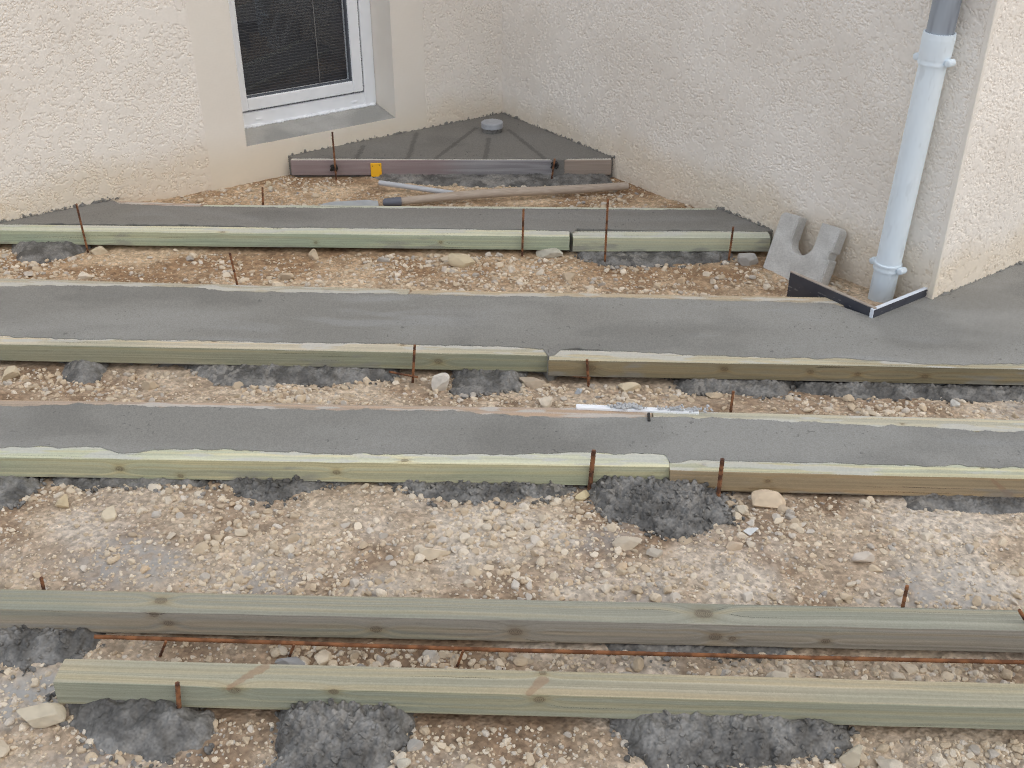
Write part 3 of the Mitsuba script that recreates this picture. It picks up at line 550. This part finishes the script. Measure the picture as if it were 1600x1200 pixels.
# pipe stub with a cap in the pad
stub = thing('pipe_stub', 'short upright pipe stub with pale grey cap standing in the corner pad', 'pipe')
sc = at(769, 205, .0475)
part(stub, 'pipe', lathe([(0, .047), (.052, .047)], sc - Z * .03, sc + Z, 32), 'wet_mortar', 40)
part(stub, 'cap', lathe([(.0, .0478), (.002, .0500), (.022, .0500), (.026, .047), (.0265, .03), (.0268, .001)], sc + Z * .018, sc + Z, 32), 'cap_plastic', 30, 'pale grey round cap')

# ------------------------------------------------------------------ black formwork boards round the downpipe
k = thing('formwork_board', 'black filmed plywood board beside the downpipe, the longer left one', 'board')
part(k, 'panel', slab(cb, dR, nR, Z, .0005, .345, -.012, 0, -.075, .0315, .001), 'black_film', 20)
part(k, 'edge', slab(cb, dR, nR, Z, .0005, .345, -.0118, -.0004, .0315, .0355, .001), 'plywood_edge', 20, 'bare wood top edge')
k = thing('formwork_board', 'black filmed plywood board beside the downpipe, the short right one with white edge', 'board')
part(k, 'panel', slab(cb, dL, nL, Z, -.001, .272, -.012, -.0006, -.055, .0285, .001), 'black_film', 20)
part(k, 'edge', slab(cb, dL, nL, Z, -.002, .273, -.0125, -.0002, .0285, .0325, .001), 'white_edge', 20, 'pale top edge')
part(k, 'edge', slab(cb, dL, nL, Z, -.005, -.0012, -.0125, -.0002, -.055, .0325, .001), 'white_edge', 20, 'pale end edge')
cover.append(Polygon([(cb)[:2], (cb + dL * .27)[:2], Rw(0, 0, 0)[:2], Rw(.2, 0, 0)[:2], (cb + dR * .2)[:2]]))

# ------------------------------------------------------------------ notched concrete block leaning on the wall
bw, bh, rc = .252, .262, .020
outline = sbox(-bw / 2, 0, bw / 2, bh).buffer(-rc).buffer(rc, quad_segs=6)
notch = shapely.union_all([sbox(-.048, bh - .080, .048, bh + .1), shapely.Point(.0, bh - .080).buffer(.048, quad_segs=14), shapely.affinity.translate(sbox(-.007, -.01, .02, .012), bw / 2 - .004, .05), shapely.affinity.translate(sbox(-.007, -.012, .02, .012), bw / 2 - .002, bh * .62)])
blk = outline.difference(notch).buffer(-.004).buffer(.004)
m = trimesh.creation.extrude_polygon(blk, .045, engine='earcut')
e = trimesh.creation.extrude_polygon(blk.buffer(-.004), .051, engine='earcut'); e.apply_translation([0, 0, -.003]); 
m = trimesh.util.concatenate([m, e])
tilt = math.radians(24); roll = math.radians(-4)
bx = -dR; up = Z * math.cos(tilt) - nR * math.sin(tilt); nrm = nR * math.cos(tilt) + Z * math.sin(tilt)
bx, up = bx * math.cos(roll) - up * math.sin(roll), up * math.cos(roll) + bx * math.sin(roll)
BL0 = on_plane(1184, 440, Rw(.5, .162, 0), nR)
m.apply_transform(frame_mat(BL0 + bx * (bw / 2) - nrm * .045, bx, up, nrm))
k = thing('notched_block', 'grey concrete slab with a U shaped notch leaning against the right wall', 'concrete block'); put(k, m, 'block_concrete', 30)
BLK = BL0

# ------------------------------------------------------------------ mortar heaps
def rock(sub, seed):
    """angular, worn limestone lump: a sphere cut by random planes, then roughened"""
    rg = np.random.default_rng(seed); b = trimesh.creation.icosphere(sub); v = np.array(b.vertices)
    for i in range(13 if sub > 1 else 6):
        n = rg.normal(size=3); n /= np.linalg.norm(n); c = rg.uniform(.38, .82); d = v @ n; v = v - np.outer(np.maximum(d - c, 0), n)
    v *= 1 + .10 * (meshkit.fbm(v * 2.1 + seed, 3, seed)[:, None] - .5)
    return v / np.abs(v).max(), np.array(b.faces)
ROCKS_M = [rock(1, 140 + i) for i in range(10)]
def mortar(px, label, top=-.045, lump=.006, cell=.02, seed=0, zc=-.068, w=.035, back=1.0, step=.0032):
    P = np.array([at(x, y, zc)[:2] for x, y in px]); ym = np.mean([y for _, y in px]); P[:, 1] += np.where(np.array([y for _, y in px]) < ym, .032, 0)      # the heap runs on under the timber
    poly = Polygon(P).buffer(.012).buffer(-.012).buffer(.004)
    if poly.geom_type != 'Polygon': poly = max(poly.geoms, key=lambda g: g.area)
    ex = np.array(poly.exterior.coords); x0, y0 = ex.min(0) - .012; x1, y1 = ex.max(0) + .012
    a, b = np.arange(x0, x1, step), np.arange(y0, y1, step); Xg, Yg = np.meshgrid(a, b, indexing='ij'); pts = shapely.points(Xg, Yg)
    wob = .030 * (F2(Xg * 26, Yg * 26, 4, seed + 50) - .5) * 2 + .008 * (N2(Xg * 110, Yg * 110, seed + 51) - .5)
    d = np.where(shapely.contains(poly, pts), 1, -1) * shapely.distance(poly.exterior, pts) + wob
    prof = np.clip(d / (1.35 * w), 0, 1); prof = 1 - (1 - prof) ** 1.8
    crack = np.clip(1 - np.abs(F2(Xg * 38, Yg * 46, 3, seed + 61) - .5) / .018, 0, 1) * np.clip((N2(Xg * 20, Yg * 20, seed + 62) - .45) / .2, 0, 1)
    t = np.clip((Yg - y0) / (y1 - y0), 0, 1)
    rg = np.random.default_rng(seed + 900); cells = np.stack(np.meshgrid(np.arange(x0 - .05, x1 + .05, cell), np.arange(y0 - .05, y1 + .05, cell), indexing='ij'), -1).reshape(-1, 2)
    cells = cells + rg.uniform(-.48, .48, cells.shape) * cell; hgt = rg.random(len(cells))
    dd, ii = cKDTree(cells).query(np.stack([Xg, Yg], -1).reshape(-1, 2)); dd, ii = dd.reshape(Xg.shape), ii.reshape(Xg.shape)
    wl = lump * (1 - np.clip(dd / (.7 * cell), 0, 1) ** 2) * (.25 + hgt[ii])
    c2 = np.stack(np.meshgrid(np.arange(x0 - .05, x1 + .05, .012), np.arange(y0 - .05, y1 + .05, .012), indexing='ij'), -1).reshape(-1, 2); c2 = c2 + rg.uniform(-.006, .006, c2.shape)
    d2, i2 = cKDTree(c2).query(np.stack([Xg, Yg], -1).reshape(-1, 2)); wl = wl + (.0035 + .3 * lump) * ((1 - np.clip(d2 / .0085, 0, 1) ** 2) * (rg.random(len(c2))[i2] > .45) * rg.uniform(.4, 1.3, len(c2))[i2]).reshape(Xg.shape) * (.3 + F2(Xg * 20, Yg * 20, 2, seed + 77))
    g = ground_z(Xg, Yg)
    z = g + prof * (np.maximum(top - g, .008) * ((1 - back) + back * (.35 + .65 * t)) + wl + lump * 1.2 * (F2(Xg * 45, Yg * 45, 3, seed) - .5) + .010 * (F2(Xg * 14, Yg * 14, 2, seed + 4) - .5) - .0045 * crack + .0035 * (F2(Xg * 130, Yg * 130, 2, seed + 63) - .5)) - .004 * (1 - prof)
    keep = (d > -.004); kc = keep[:-1, :-1] & keep[1:, 1:] & keep[1:, :-1] & keep[:-1, 1:]
    m = trimesh.Trimesh(np.stack([Xg, Yg, z], -1).reshape(-1, 3), grid_faces(len(a), len(b), kc), process=False); m.remove_unreferenced_vertices()
    k = thing('mortar_heap', label, 'mortar'); put(k, m, 'wet_mortar', True); cover.append(poly.buffer(-.012))
    if lump >= .005:
        out = []; nn = int((55 if lump < .008 else 150) * math.sqrt(poly.area / .02)); vv = m.vertices; L = poly.exterior.length
        for i in range(nn):
            r = rg.uniform(.0025, .0065) if rg.random() < .8 else rg.uniform(.006, .0095)
            if i % 3 and lump >= .008: q = vv[rg.integers(len(vv))] + [0, 0, .2 * r]
            else: e = poly.exterior.interpolate(rg.uniform(0, L)); q = np.array([e.x + rg.normal(0, .009), e.y + rg.normal(0, .009) - .003, 0]); q[2] = ground_z(q[0], q[1]) + .5 * r
            b = ROCKS_M[rg.integers(len(ROCKS_M))]; out.append(trimesh.Trimesh(b[0] * r * rg.uniform(.7, 1.3, 3) + q, b[1], process=False))
        part(k, 'crumb', trimesh.util.concatenate(out), 'wet_mortar', False, kind='stuff')
    return k
mortar([(14, 388), (40, 377), (128, 376), (136, 392), (112, 406), (52, 420), (24, 410)], 'grey mortar dab under the left end of the upper strip timber', -.022, .004, .03, 1)
mortar([(895, 388), (1150, 391), (1140, 409), (1040, 418), (955, 419), (905, 408)], 'dark mortar under the short right timber of the upper strip', -.038, .005, .03, 2, w=.02)
mortar([(195, 564), (310, 568), (620, 578), (615, 588), (470, 600), (425, 605), (375, 609), (330, 594), (295, 580)], 'long dark mortar bulge under the left timber of the middle strip', -.052, .006, .024, 3)
mortar([(92, 566), (158, 566), (156, 590), (125, 599), (98, 588)], 'small mortar dab at far left under the middle strip timber', -.045, .004, .03, 4)
mortar([(706, 578), (826, 580), (815, 605), (775, 612), (735, 621), (707, 617)], 'dark mortar patch between the upright white stone and the timber joint', -.052, .006, .018, 5)
mortar([(1045, 588), (1130, 592), (1240, 598), (1238, 618), (1190, 622), (1140, 612), (1075, 612)], 'dark mortar bulge under the streaky middle strip timber, left of two', -.050, .006, .022, 6)
mortar([(1240, 600), (1700, 610), (1690, 624), (1470, 625), (1330, 622), (1245, 614)], 'dark mortar bulge under the streaky middle strip timber, right of two', -.052, .006, .022, 7)
mortar([(-40, 738), (60, 742), (52, 770), (20, 796), (-40, 800)], 'dark mortar under the lower strip timber at the left frame edge', -.058, .006, .024, 8)
mortar([(80, 742), (330, 748), (322, 762), (140, 762), (90, 756)], 'thin dark mortar line under the pale lower strip timber', -.060, .005, .022, 9, w=.02)
mortar([(325, 748), (590, 754), (470, 770), (440, 786), (400, 790), (375, 776), (335, 762)], 'lumpy mortar under the lower strip timber, left of the middle', -.055, .008, .018, 10)
mortar([(595, 752), (900, 758), (890, 775), (740, 790), (660, 780), (605, 768)], 'lumpy mortar under the lower strip timber, beside the rusty stake', -.055, .008, .018, 11)
mortar([(918, 756), (1046, 758), (1110, 764), (1145, 790), (1146, 820), (1100, 836), (1062, 850), (1010, 838), (950, 815), (915, 790)], 'big crumbly heap of dark mortar below the lower strip timber joint', -.030, .012, .014, 12, w=.05)
mortar([(1400, 774), (1700, 784), (1690, 808), (1500, 808), (1425, 796)], 'smooth grey mortar under the tan timber at right', -.052, .004, .03, 13)
mortar([(-60, 958), (60, 966), (165, 978), (150, 1008), (110, 1030), (40, 1040), (-60, 1030)], 'mortar heap at the left end of the empty formwork trench', -.045, .008, .02, 14)
mortar([(75, 1094), (150, 1084), (225, 1084), (300, 1100), (332, 1128), (318, 1160), (250, 1178), (170, 1168), (110, 1130)], 'smooth grey mortar dab under the cut end of the nearest timber', -.030, .007, .035, 15, w=.05, step=.0028)
mortar([(440, 1100), (650, 1102), (640, 1150), (590, 1210), (560, 1250), (430, 1240), (420, 1200), (432, 1150)], 'rough lumpy mortar heap under the nearest timber, left of the middle', -.036, .012, .016, 16, w=.04, step=.0028)
mortar([(952, 1120), (1000, 1112), (1220, 1116), (1330, 1138), (1330, 1160), (1240, 1180), (1150, 1192), (1020, 1188), (985, 1166)], 'broad smeared mortar heap under the right half of the nearest timber', -.030, .008, .03, 17, w=.045, step=.0028)
mortar([(925, 998), (1240, 1008), (1225, 1022), (1060, 1022), (950, 1014)], 'dark mortar lying in the empty formwork trench', -.060, .006, .022, 18, w=.02)
mortar([(560, 272), (955, 271), (962, 288), (860, 293), (700, 290), (600, 284)], 'dark mortar showing under the stained plank', -.018, .004, .03, 19, zc=-.03, w=.03, back=.3)

# ------------------------------------------------------------------ rusty stakes and bars
def stake(top, bot, label, zb=-.075, lean=.0, r=.0042, mat='rust', bury=.03, ext=0.0):
    b = at(*bot, zb); n = np.array([0, 1.0, 0]); t = on_plane(*top, b + n * lean, n)
    u = (t - b) / np.linalg.norm(t - b); b = b - u * bury; L = np.linalg.norm(t - b); s = np.arange(0, L, .0045)
    rr = r * np.where(np.arange(len(s)) % 2 == 0, 1.0, .86); rr[-1] = r * .9
    k = thing('rebar_stake', label, 'steel stake'); put(k, sweep(b + s[:, None] * u, rr, 8), mat, 50); return k
stake((519, 205), (525, 277), 'thin rusty stake in front of the stained plank, below the window', -.02)
stake((867, 247), (862, 279), 'short rusty stake at the right clamp of the stained plank', -.02)
stake((410, 292), (411, 318), 'short rusty stub behind the upper strip, under the window', -.0, lean=.01)
stake((119, 318), (136, 388), 'leaning rusty stake at the left end of the upper strip', -.05)
stake((818, 325), (816, 398), 'rusty stake in front of the upper strip, left of the timber joint', -.055)
stake((950, 310), (945, 410), 'tallest rusty stake in front of the upper strip, right of the timber joint', -.055)
stake((1146, 353), (1139, 404), 'rusty stake on the short timber near the round stone', -.055)
stake((359, 395), (371, 446), 'rusty stake behind the left back board of the middle strip', -.02)
stake((648, 539), (645, 592), 'rusty stake at the olive timber, left of the upright white stone', -.07)
stake((917, 560), (919, 592), 'bent rusty stake on the streaky brown timber right of the joint', -.055)
stake((1146, 610), (1141, 648), 'rusty stake behind the lower strip, right of the white trim', -.02)
stake((928, 702), (921, 768), 'thick rusty stake at the right end of the pale yellow green timber', -.07, r=.0062)
stake((1129, 716), (1120, 792), 'thick rusty stake on the tan timber beside the crumbly mortar heap', -.07, r=.0058)
stake((277, 1066), (280, 1108), 'rusty stake on the nearest timber above the smooth mortar dab', -.050, r=.005)
stake((64, 902), (69, 924), 'short rusty stub behind the dark rear timber, far left', -.01)
stake((1418, 913), (1410, 950), 'short rusty stub behind the dark rear timber, right', -.01)
stake((1592, 952), (1606, 975), 'rusty stub on the rear timber at the right frame edge', .0, bury=.0)
for px, py, w in ((258, 1000, 'left'), (458, 1006, 'middle'), (722, 1016, 'right')): stake((px + 2, py), (px - 8, py + 26), f'short dark stub standing in the trench under the orange bar, {w} one', -.08, r=.003)
def bar(px, zs, label, r, mat):
    P = np.array([at(x, y, z) for (x, y), z in zip(px, zs)]); d = np.r_[0, np.cumsum(np.linalg.norm(np.diff(P, axis=0), axis=1))]
    s = np.arange(0, d[-1], .005); q = np.stack([np.interp(s, d, P[:, i]) for i in range(3)], 1); q[:, 2] += .002 * (N2(s * 3, s * 0, 2) - .5)
    k = thing('reinforcing_bar', label, 'steel bar'); put(k, sweep(q, r * np.where(np.arange(len(s)) % 2 == 0, 1, .87), 8), mat, 50)
bar([(148, 995), (400, 1003), (800, 1016), (1200, 1026), (1600, 1035), (1800, 1040)], [-.045, -.042, -.04, -.04, -.045, -.05], 'long orange rusty bar lying in the empty formwork trench', .0048, 'bright_rust')
bar([(608, 581), (655, 590)], [-.055, -.06], 'short rusty bar end under the olive timber beside a stake', .0035, 'rust')
bar([(878, 585), (925, 591)], [-.055, -.06], 'short rusty bar end under the streaky brown timber', .0035, 'rust')

# ------------------------------------------------------------------ shovel, grey tube, white trim
sh = thing('shovel', 'shovel with long weathered wooden handle lying behind the upper strip', 'shovel')
h0, h1 = at(622, 315, .004), at(981, 288, .0)
hl = np.linalg.norm(h1 - h0); s = np.linspace(0, 1, 30)
hp = h0 + s[:, None] * (h1 - h0) + np.outer(.006 * np.sin(s * 5), Z)
part(sh, 'handle', sweep(hp, .0155 + .0025 * np.sin(s * 3.1), 14), 'old_wood', 40)
hu = (h1 - h0) / hl; hs = np.array([-hu[1], hu[0], 0])
part(sh, 'socket', lathe([(-.06, .010), (-.05, .0165), (.0, .0185), (.012, .0185), (.0125, .017)], h0, h0 + hu, 18), 'blue_grey_paint', 40)
bs, bt = np.meshgrid(np.linspace(0, 1, 16), np.linspace(-1, 1, 13), indexing='ij')
wd = .070 * np.where(bs < .7, 1, np.sqrt(np.maximum(0, 1 - ((bs - .7) / .302) ** 2))) * (.7 + .3 * np.minimum(1, bs * 6))
bp = h0 - hu * (.075 + .24 * bs[..., None]) + hs * (wd * bt)[..., None] + Z * (-.021 + .012 * bt ** 2 * (1 - bs * .5) + .010 * bs)[..., None]
bp2 = bp - Z * .003; nbv = bp.reshape(-1, 3)
gf = grid_faces(16, 13); m = trimesh.Trimesh(np.vstack([nbv, bp2.reshape(-1, 3)]), np.vstack([gf, gf[:, ::-1] + len(nbv)]), process=False)
part(sh, 'blade', m, 'blade_steel', 50, 'grey steel blade')
k = thing('plastic_tube', 'thin grey plastic tube lying in front of the corner pad plank', 'tube')
t0, t1 = at(593, 285.5, .0), at(708, 302, .0); s = np.linspace(0, 1, 12)
tl = np.linalg.norm(t1 - t0)
put(k, lathe([(.02, .0075), (.0, .0078), (.0, .0105), (tl, .0105)], t0, t1, 20), 'grey_plastic', 40)
k = thing('white_trim', 'thin white trim strip smeared with cement on the back board of the lower strip', 'trim strip')
w0, w1 = at(900, 631.5, .012), at(1092, 640, .010); wu = (w1 - w0) / np.linalg.norm(w1 - w0); wn = np.array([-wu[1], wu[0], 0])
part(k, 'strip', slab(w0, wu, wn, Z, 0, np.linalg.norm(w1 - w0), -.009, .009, -.012, -.004, .001), 'white_plastic', 20)
part(k, 'cement_smear', lumps([w0 + wu * .10, w0 + wu * .14, w0 + wu * .18], 90, .0025, .006, 9, .006, .0015), 'white_laitance', True, kind='stuff')
part(k, 'cement_smear', lumps([w0 + wu * .22, w0 + wu * .36], 110, .002, .0045, 10, .006, .001), 'white_laitance', True, kind='stuff')

k = thing('rubber_wedge', 'tiny black wedge in the joint between the two back boards of the lower strip', 'wedge')
wq = at(1014, 651, .004); put(k, slab(wq, wu, wn, Z, -.004, .003, -.022, .016, -.02, .004, .001), 'dark_metal', 20)
# ------------------------------------------------------------------ stones and gravel
COVER = shapely.union_all([c.convex_hull if not c.is_valid and c.area < .05 else c.buffer(0) for c in cover]); shapely.prepare(COVER)
def in_house(x, y):
    dl, dr_, de = (x - K[0]) * nL[0] + (y - K[1]) * nL[1], (x - C[0]) * nR[0] + (y - C[1]) * nR[1], (x - C[0]) * nL[0] + (y - C[1]) * nL[1]
    return (dl < .012) | ((dr_ < .012) & (de < .012))
PAL = np.array([lin(*c) * .80 + .20 * lin(*c).mean() * np.array([1.02, 1, .97]) for c in ((214, 196, 168), (200, 178, 146), (222, 208, 186), (186, 164, 134), (176, 170, 162), (205, 196, 184), (170, 166, 160), (196, 168, 132), (140, 142, 146))]) * .98
PW = np.array([.25, .2, .2, .12, .06, .12, .03, .05, .004]); PW = PW / PW.sum()
rng = np.random.default_rng(77)
ROCK2, ROCK3, ROCK1, ROCK0 = [rock(2, i) for i in range(12)], [rock(3, i) for i in range(12)], [rock(1, 40 + i) for i in range(10)], [rock(0, 80 + i) for i in range(8)]
def rotm(rg):
    q = rg.normal(size=4); q /= np.linalg.norm(q); w, x, y, z = q
    return np.array([[1 - 2 * (y * y + z * z), 2 * (x * y - z * w), 2 * (x * z + y * w)], [2 * (x * y + z * w), 1 - 2 * (x * x + z * z), 2 * (y * z - x * w)], [2 * (x * z - y * w), 2 * (y * z + x * w), 1 - 2 * (x * x + y * y)]])
ZONES = [(0, 0, 'before the nearest timber', 'stones in front of the nearest timber'), (0, 0, 'in the empty trench', 'stones in the trench'),
         (0, 0, 'on the wide gravel bed', 'stones on the wide gravel bed'), (0, 0, 'in the lower gravel gap', 'stones between lower and middle strips'),
         (0, 0, 'in the upper gravel gap', 'stones between middle and upper strips'), (0, 0, 'before the corner pad', 'stones before the corner pad')]
HUES = ['cream', 'tan', 'pale cream', 'brownish', 'light grey', 'whitish', 'grey', 'ochre', 'blue grey']
MARKS = [(*at(px, py, -.06)[:2], n) for px, py, n in ((30, 405, 'the far left mortar dab'), (215, 1130, 'the smooth mortar dab'), (540, 1150, 'the lumpy mortar heap'), (1140, 1150, 'the broad smeared mortar'), (70, 1000, 'the left trench mortar'),
    (1030, 800, 'the crumbly mortar heap'), (921, 768, 'the thick rusty stake'), (1202, 780, 'the large tan stone'), (1500, 795, 'the smooth right mortar'), (1410, 948, 'the right rusty stub'), (69, 922, 'the left rusty stub'), (420, 770, 'the left lumpy mortar'), (740, 772, 'the middle lumpy mortar'),
    (20, 770, 'the left edge mortar'), (680, 872, 'the flat pale stone'), (455, 1028, 'the angular grey stone'), (1215, 1050, 'the pale angular stone'), (1080, 1012, 'the trench mortar'), (125, 578, 'the small mortar dab'), (420, 590, 'the long mortar bulge'), (690, 600, 'the upright white stone'),
    (765, 600, 'the mortar patch'), (979, 597, 'the cream flat stone'), (1141, 640, 'the lower strip stake'), (1190, 610, 'the mortar bulge'), (1450, 615, 'the right mortar bulge'), (371, 440, 'the back board stake'), (136, 388, 'the leaning stake'), (722, 412, 'the angular cream stone'),
    (816, 398, 'the left strip stake'), (945, 408, 'the tallest stake'), (1172, 407, 'the round grey stone'), (1230, 450, 'the notched block'), (411, 318, 'the rusty stub'), (640, 290, 'the grey tube'), (800, 300, 'the shovel handle'), (545, 312, 'the shovel blade'), (990, 300, 'the handle end'), (1390, 1184, 'the oval pale stone'), (60, 1108, 'the long cream stone'),
    (330, 860, 'the grey cement stain'), (1130, 870, 'the brown soil patch'))]
def zone(x, y):
    yy = y + .028 * x
    edges = (1.46, 1.63, 2.2, 2.7, 3.62)
    return ZONES[sum(yy > e for e in edges)]
def stone(x, y, size, col, seed, label=None, name='stone', sink=.28, hue='pale'):
    rg = np.random.default_rng(seed); v, f = (ROCK3 if label else ROCK2)[rg.integers(12)]
    sc = np.array(size, float); yaw = rg.uniform(-.35, .35) if label else rg.uniform(0, 6.28)
    R0 = rotm(rg); v = (v @ R0.T); v = v / np.abs(v).max(0) * sc
    cy, sy = math.cos(yaw), math.sin(yaw); v = v @ np.array([[cy, sy, 0], [-sy, cy, 0], [0, 0, 1]])
    g = float(ground_z(x, y)); v = v + [x, y, g + sc[2] * (1 - 2 * sink)]
    c = np.clip(col * (.78 + .44 * meshkit.fbm(v * 70, 3, seed)[:, None]), 0, .8)
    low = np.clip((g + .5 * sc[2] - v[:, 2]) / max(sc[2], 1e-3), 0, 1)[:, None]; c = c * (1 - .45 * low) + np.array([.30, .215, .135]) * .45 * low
    z = zone(x, y)
    if not label:
        q = min(MARKS, key=lambda m: (m[0] - x) ** 2 + (1.4 * (m[1] - y)) ** 2); dx, dy = x - q[0], y - q[1]
        side = ('right of' if dx > 0 else 'left of') if abs(dx) > 1.3 * abs(dy) else ('behind' if dy > 0 else 'in front of')
        lab = f"{'large ' if sc[0] > .021 else 'small ' if sc[0] < .0125 else ''}{hue} stone {z[2]}, {side} {q[2]}"
        if len(lab.split()) > 16: lab = lab.replace('large ', '').replace('small ', '')
    else: lab = label
    k = thing(name, lab, 'stone', None if label else z[3])
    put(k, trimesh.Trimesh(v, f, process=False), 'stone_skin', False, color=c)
placed = []
SPECIAL = [(1172, 407, 38, 30, (176, 172, 166), 'smooth round grey stone between the upper strip end and the notched block'), (690, 594, 30, 36, (214, 206, 194), 'upright white stone wedged under the olive timber'),
 (155, 391, 26, 16, (206, 190, 164), 'pale stone by the leaning stake under the upper strip'), (722, 412, 40, 24, (210, 194, 164), 'angular cream stone in the middle of the upper gravel gap'),
 (858, 397, 42, 14, (200, 194, 178), 'flat pale stone under the upper strip near the timber joint'), (13, 580, 30, 24, (208, 192, 164), 'cream stone at the left frame edge below the middle strip'),
 (830, 588, 46, 18, (186, 170, 150), 'flat stone tucked under the middle strip timber joint'), (979, 597, 42, 16, (212, 196, 168), 'cream flat stone under the streaky brown timber'),
 (1202, 780, 54, 30, (212, 192, 166), 'large tan stone tucked under the tan timber'), (1172, 834, 22, 17, (226, 226, 224), 'small white pebble right of the crumbly mortar heap'),
 (980, 854, 46, 24, (200, 186, 166), 'rounded beige stone below the crumbly mortar heap'), (680, 872, 46, 24, (214, 198, 174), 'flat pale stone in the middle of the wide gravel bed'),
 (911, 768, 28, 16, (206, 190, 154), 'yellowish stone at the foot of the thick rusty stake'), (455, 1028, 52, 28, (158, 156, 154), 'angular grey stone in the trench behind the nearest timber'),
 (1215, 1050, 32, 26, (196, 184, 166), 'pale angular stone in the right half of the trench'), (1390, 1184, 36, 24, (204, 192, 174), 'oval pale stone at the bottom right, beside a taller stone'),
 (1335, 1172, 36, 36, (196, 184, 162), 'upright stone right of the broad smeared mortar'), (630, 1180, 22, 28, (200, 192, 176), 'light stone on the right side of the rough lumpy mortar'),
 (175, 808, 26, 20, (210, 196, 172), 'pale cube-like stone at the left of the wide gravel bed'), (98, 788, 26, 24, (204, 186, 154), 'rounded tan stone near the left end of the lower timber'),
 (60, 1108, 70, 34, (202, 190, 168), 'long cream stone left of the nearest timber end'), (420, 298, 12, 9, (205, 188, 160), None), (1448, 842, 26, 18, (216, 204, 186), None), (1160, 618 + 180, 24, 18, (208, 196, 176), None), (1490, 655 - 22, 16, 12, (200, 196, 188), None),
 (1150, 860, 32, 18, (206, 186, 162), None), (1020, 872, 30, 16, (190, 180, 166), None), (1345, 880, 34, 20, (206, 194, 180), None), (905, 605, 14, 12, (180, 184, 188), None), (425, 295 + 12, 12, 9, (200, 190, 170), None)]
for i, (px, py, w, h, c, lab) in enumerate(SPECIAL):
    g = -.06; base = at(px, py + .15 * h, g); s = np.linalg.norm(base - EYE) / F
    x, y = base[:2]; sx = w * s / 2 * 1.05; sz = max(h * s / 2 * 1.0, sx * .45)
    if px in (690, 830, 858, 979, 1202, 911): y -= .004
    stone(x, y, (sx, min(sx, sz * 1.2), sz), lin(*c) * .86, 500 + i, lab, sink=.22); placed.append((x, y, max(sx, .012)))
def density(x, y):
    d = .12 + 1.23 * smooth01((F2(x * 3.4, y * 4.4, 3, 61) - .38) / .22)
    return d
def smooth01(t): t = np.clip(t, 0, 1); return t * t * (3 - 2 * t)
def sample(n, base=None):
    x, y = rng.uniform(-2.1, 2.1, n), 1.15 + (4.85 - 1.15) * rng.random(n) ** 1.5
    ok = (np.abs(x) < .10 + .535 * np.sqrt(y ** 2 + 1.5) * 1.0) & ~shapely.contains_xy(COVER, x, y) & ~in_house(x, y) & (rng.random(n) < (density(x, y) / 1.35 if base is None else base))
    return x[ok], y[ok]
# the larger stones one by one
x, y = sample(6000); n_big = 0
for i in range(len(x)):
    if n_big >= 268: break
    r = .0095 * (1 - rng.random()) ** (-.36); r = min(r, .028)
    if y[i] > 3.7: r *= .62
    if any((x[i] - a) ** 2 + (y[i] - b) ** 2 < (c + r * 1.05) ** 2 for a, b, c in placed): continue
    if not COVER.disjoint(shapely.Point(x[i], y[i]).buffer(r * .85)): continue
    ci = rng.choice(len(PAL), p=PW); col = PAL[ci] * rng.uniform(.85, 1.05) * .8 + np.array([.47, .385, .29]) * .2
    stone(x[i], y[i], r * np.array([1.15, .9, .68]) * rng.uniform(.82, 1.2, 3), col, 2000 + i, sink=rng.uniform(.25, .5), hue=HUES[ci]); placed.append((x[i], y[i], r)); n_big += 1
def scatter(n, r0, r1, pw, rocks, sink=(.26, .58), base=None):
    x, y = sample(n, base)
    if base is not None:
        ok = rng.random(len(x)) < np.where(y < 2.2, 1, .62) * (.45 + .55 * smooth01((F2(x * 5, y * 7, 3, 66) - .38) / .2)); x, y = x[ok], y[ok]
    m = len(x); r = r0 * (1 - rng.random(m) * (1 - (r0 / r1) ** pw)) ** (-1 / pw)
    r = r * np.where(y > 3.7, .8, 1)
    g = ground_z(x, y); vs, fs, cs, o = [], [], [], 0
    which = rng.integers(0, len(rocks), m); pal = PAL[rng.choice(len(PAL), m, p=PW)] * rng.uniform(.80, 1.2, (m, 1))
    soil = np.array([.36, .265, .175]); soil = np.array([.47, .385, .29]); pal = pal * .66 + soil * .34
    for i in range(m):
        v, f = rocks[which[i]]; s = r[i] * rng.uniform(.65, 1.25, 3)
        v = (v * s) @ rotm(rng).T; v = v * [1, 1, .78] + [x[i], y[i], g[i] + r[i] * (.9 - 2 * rng.uniform(*sink))]
        vs.append(v); fs.append(f + o); o += len(v); cs.append(np.broadcast_to(pal[i], v.shape))
    return trimesh.Trimesh(np.vstack(vs), np.vstack(fs), process=False), np.vstack(cs)
ga, ca = scatter(62000, .0046, .0165, 2.1, ROCK1)
gb, cb_ = scatter(100000, .0022, .0066, 1.9, ROCK0, base=.85)
both = trimesh.util.concatenate([ga, gb])
put('gravel', trimesh.Trimesh(np.vstack([ga.vertices, gb.vertices]), np.vstack([ga.faces, gb.faces + len(ga.vertices)]), process=False), 'gravel_skin', False, color=np.vstack([ca, cb_]))
labels['gravel'] = {'label': 'loose cream and grey limestone gravel spread over the soil', 'category': 'gravel', 'kind': 'stuff'}
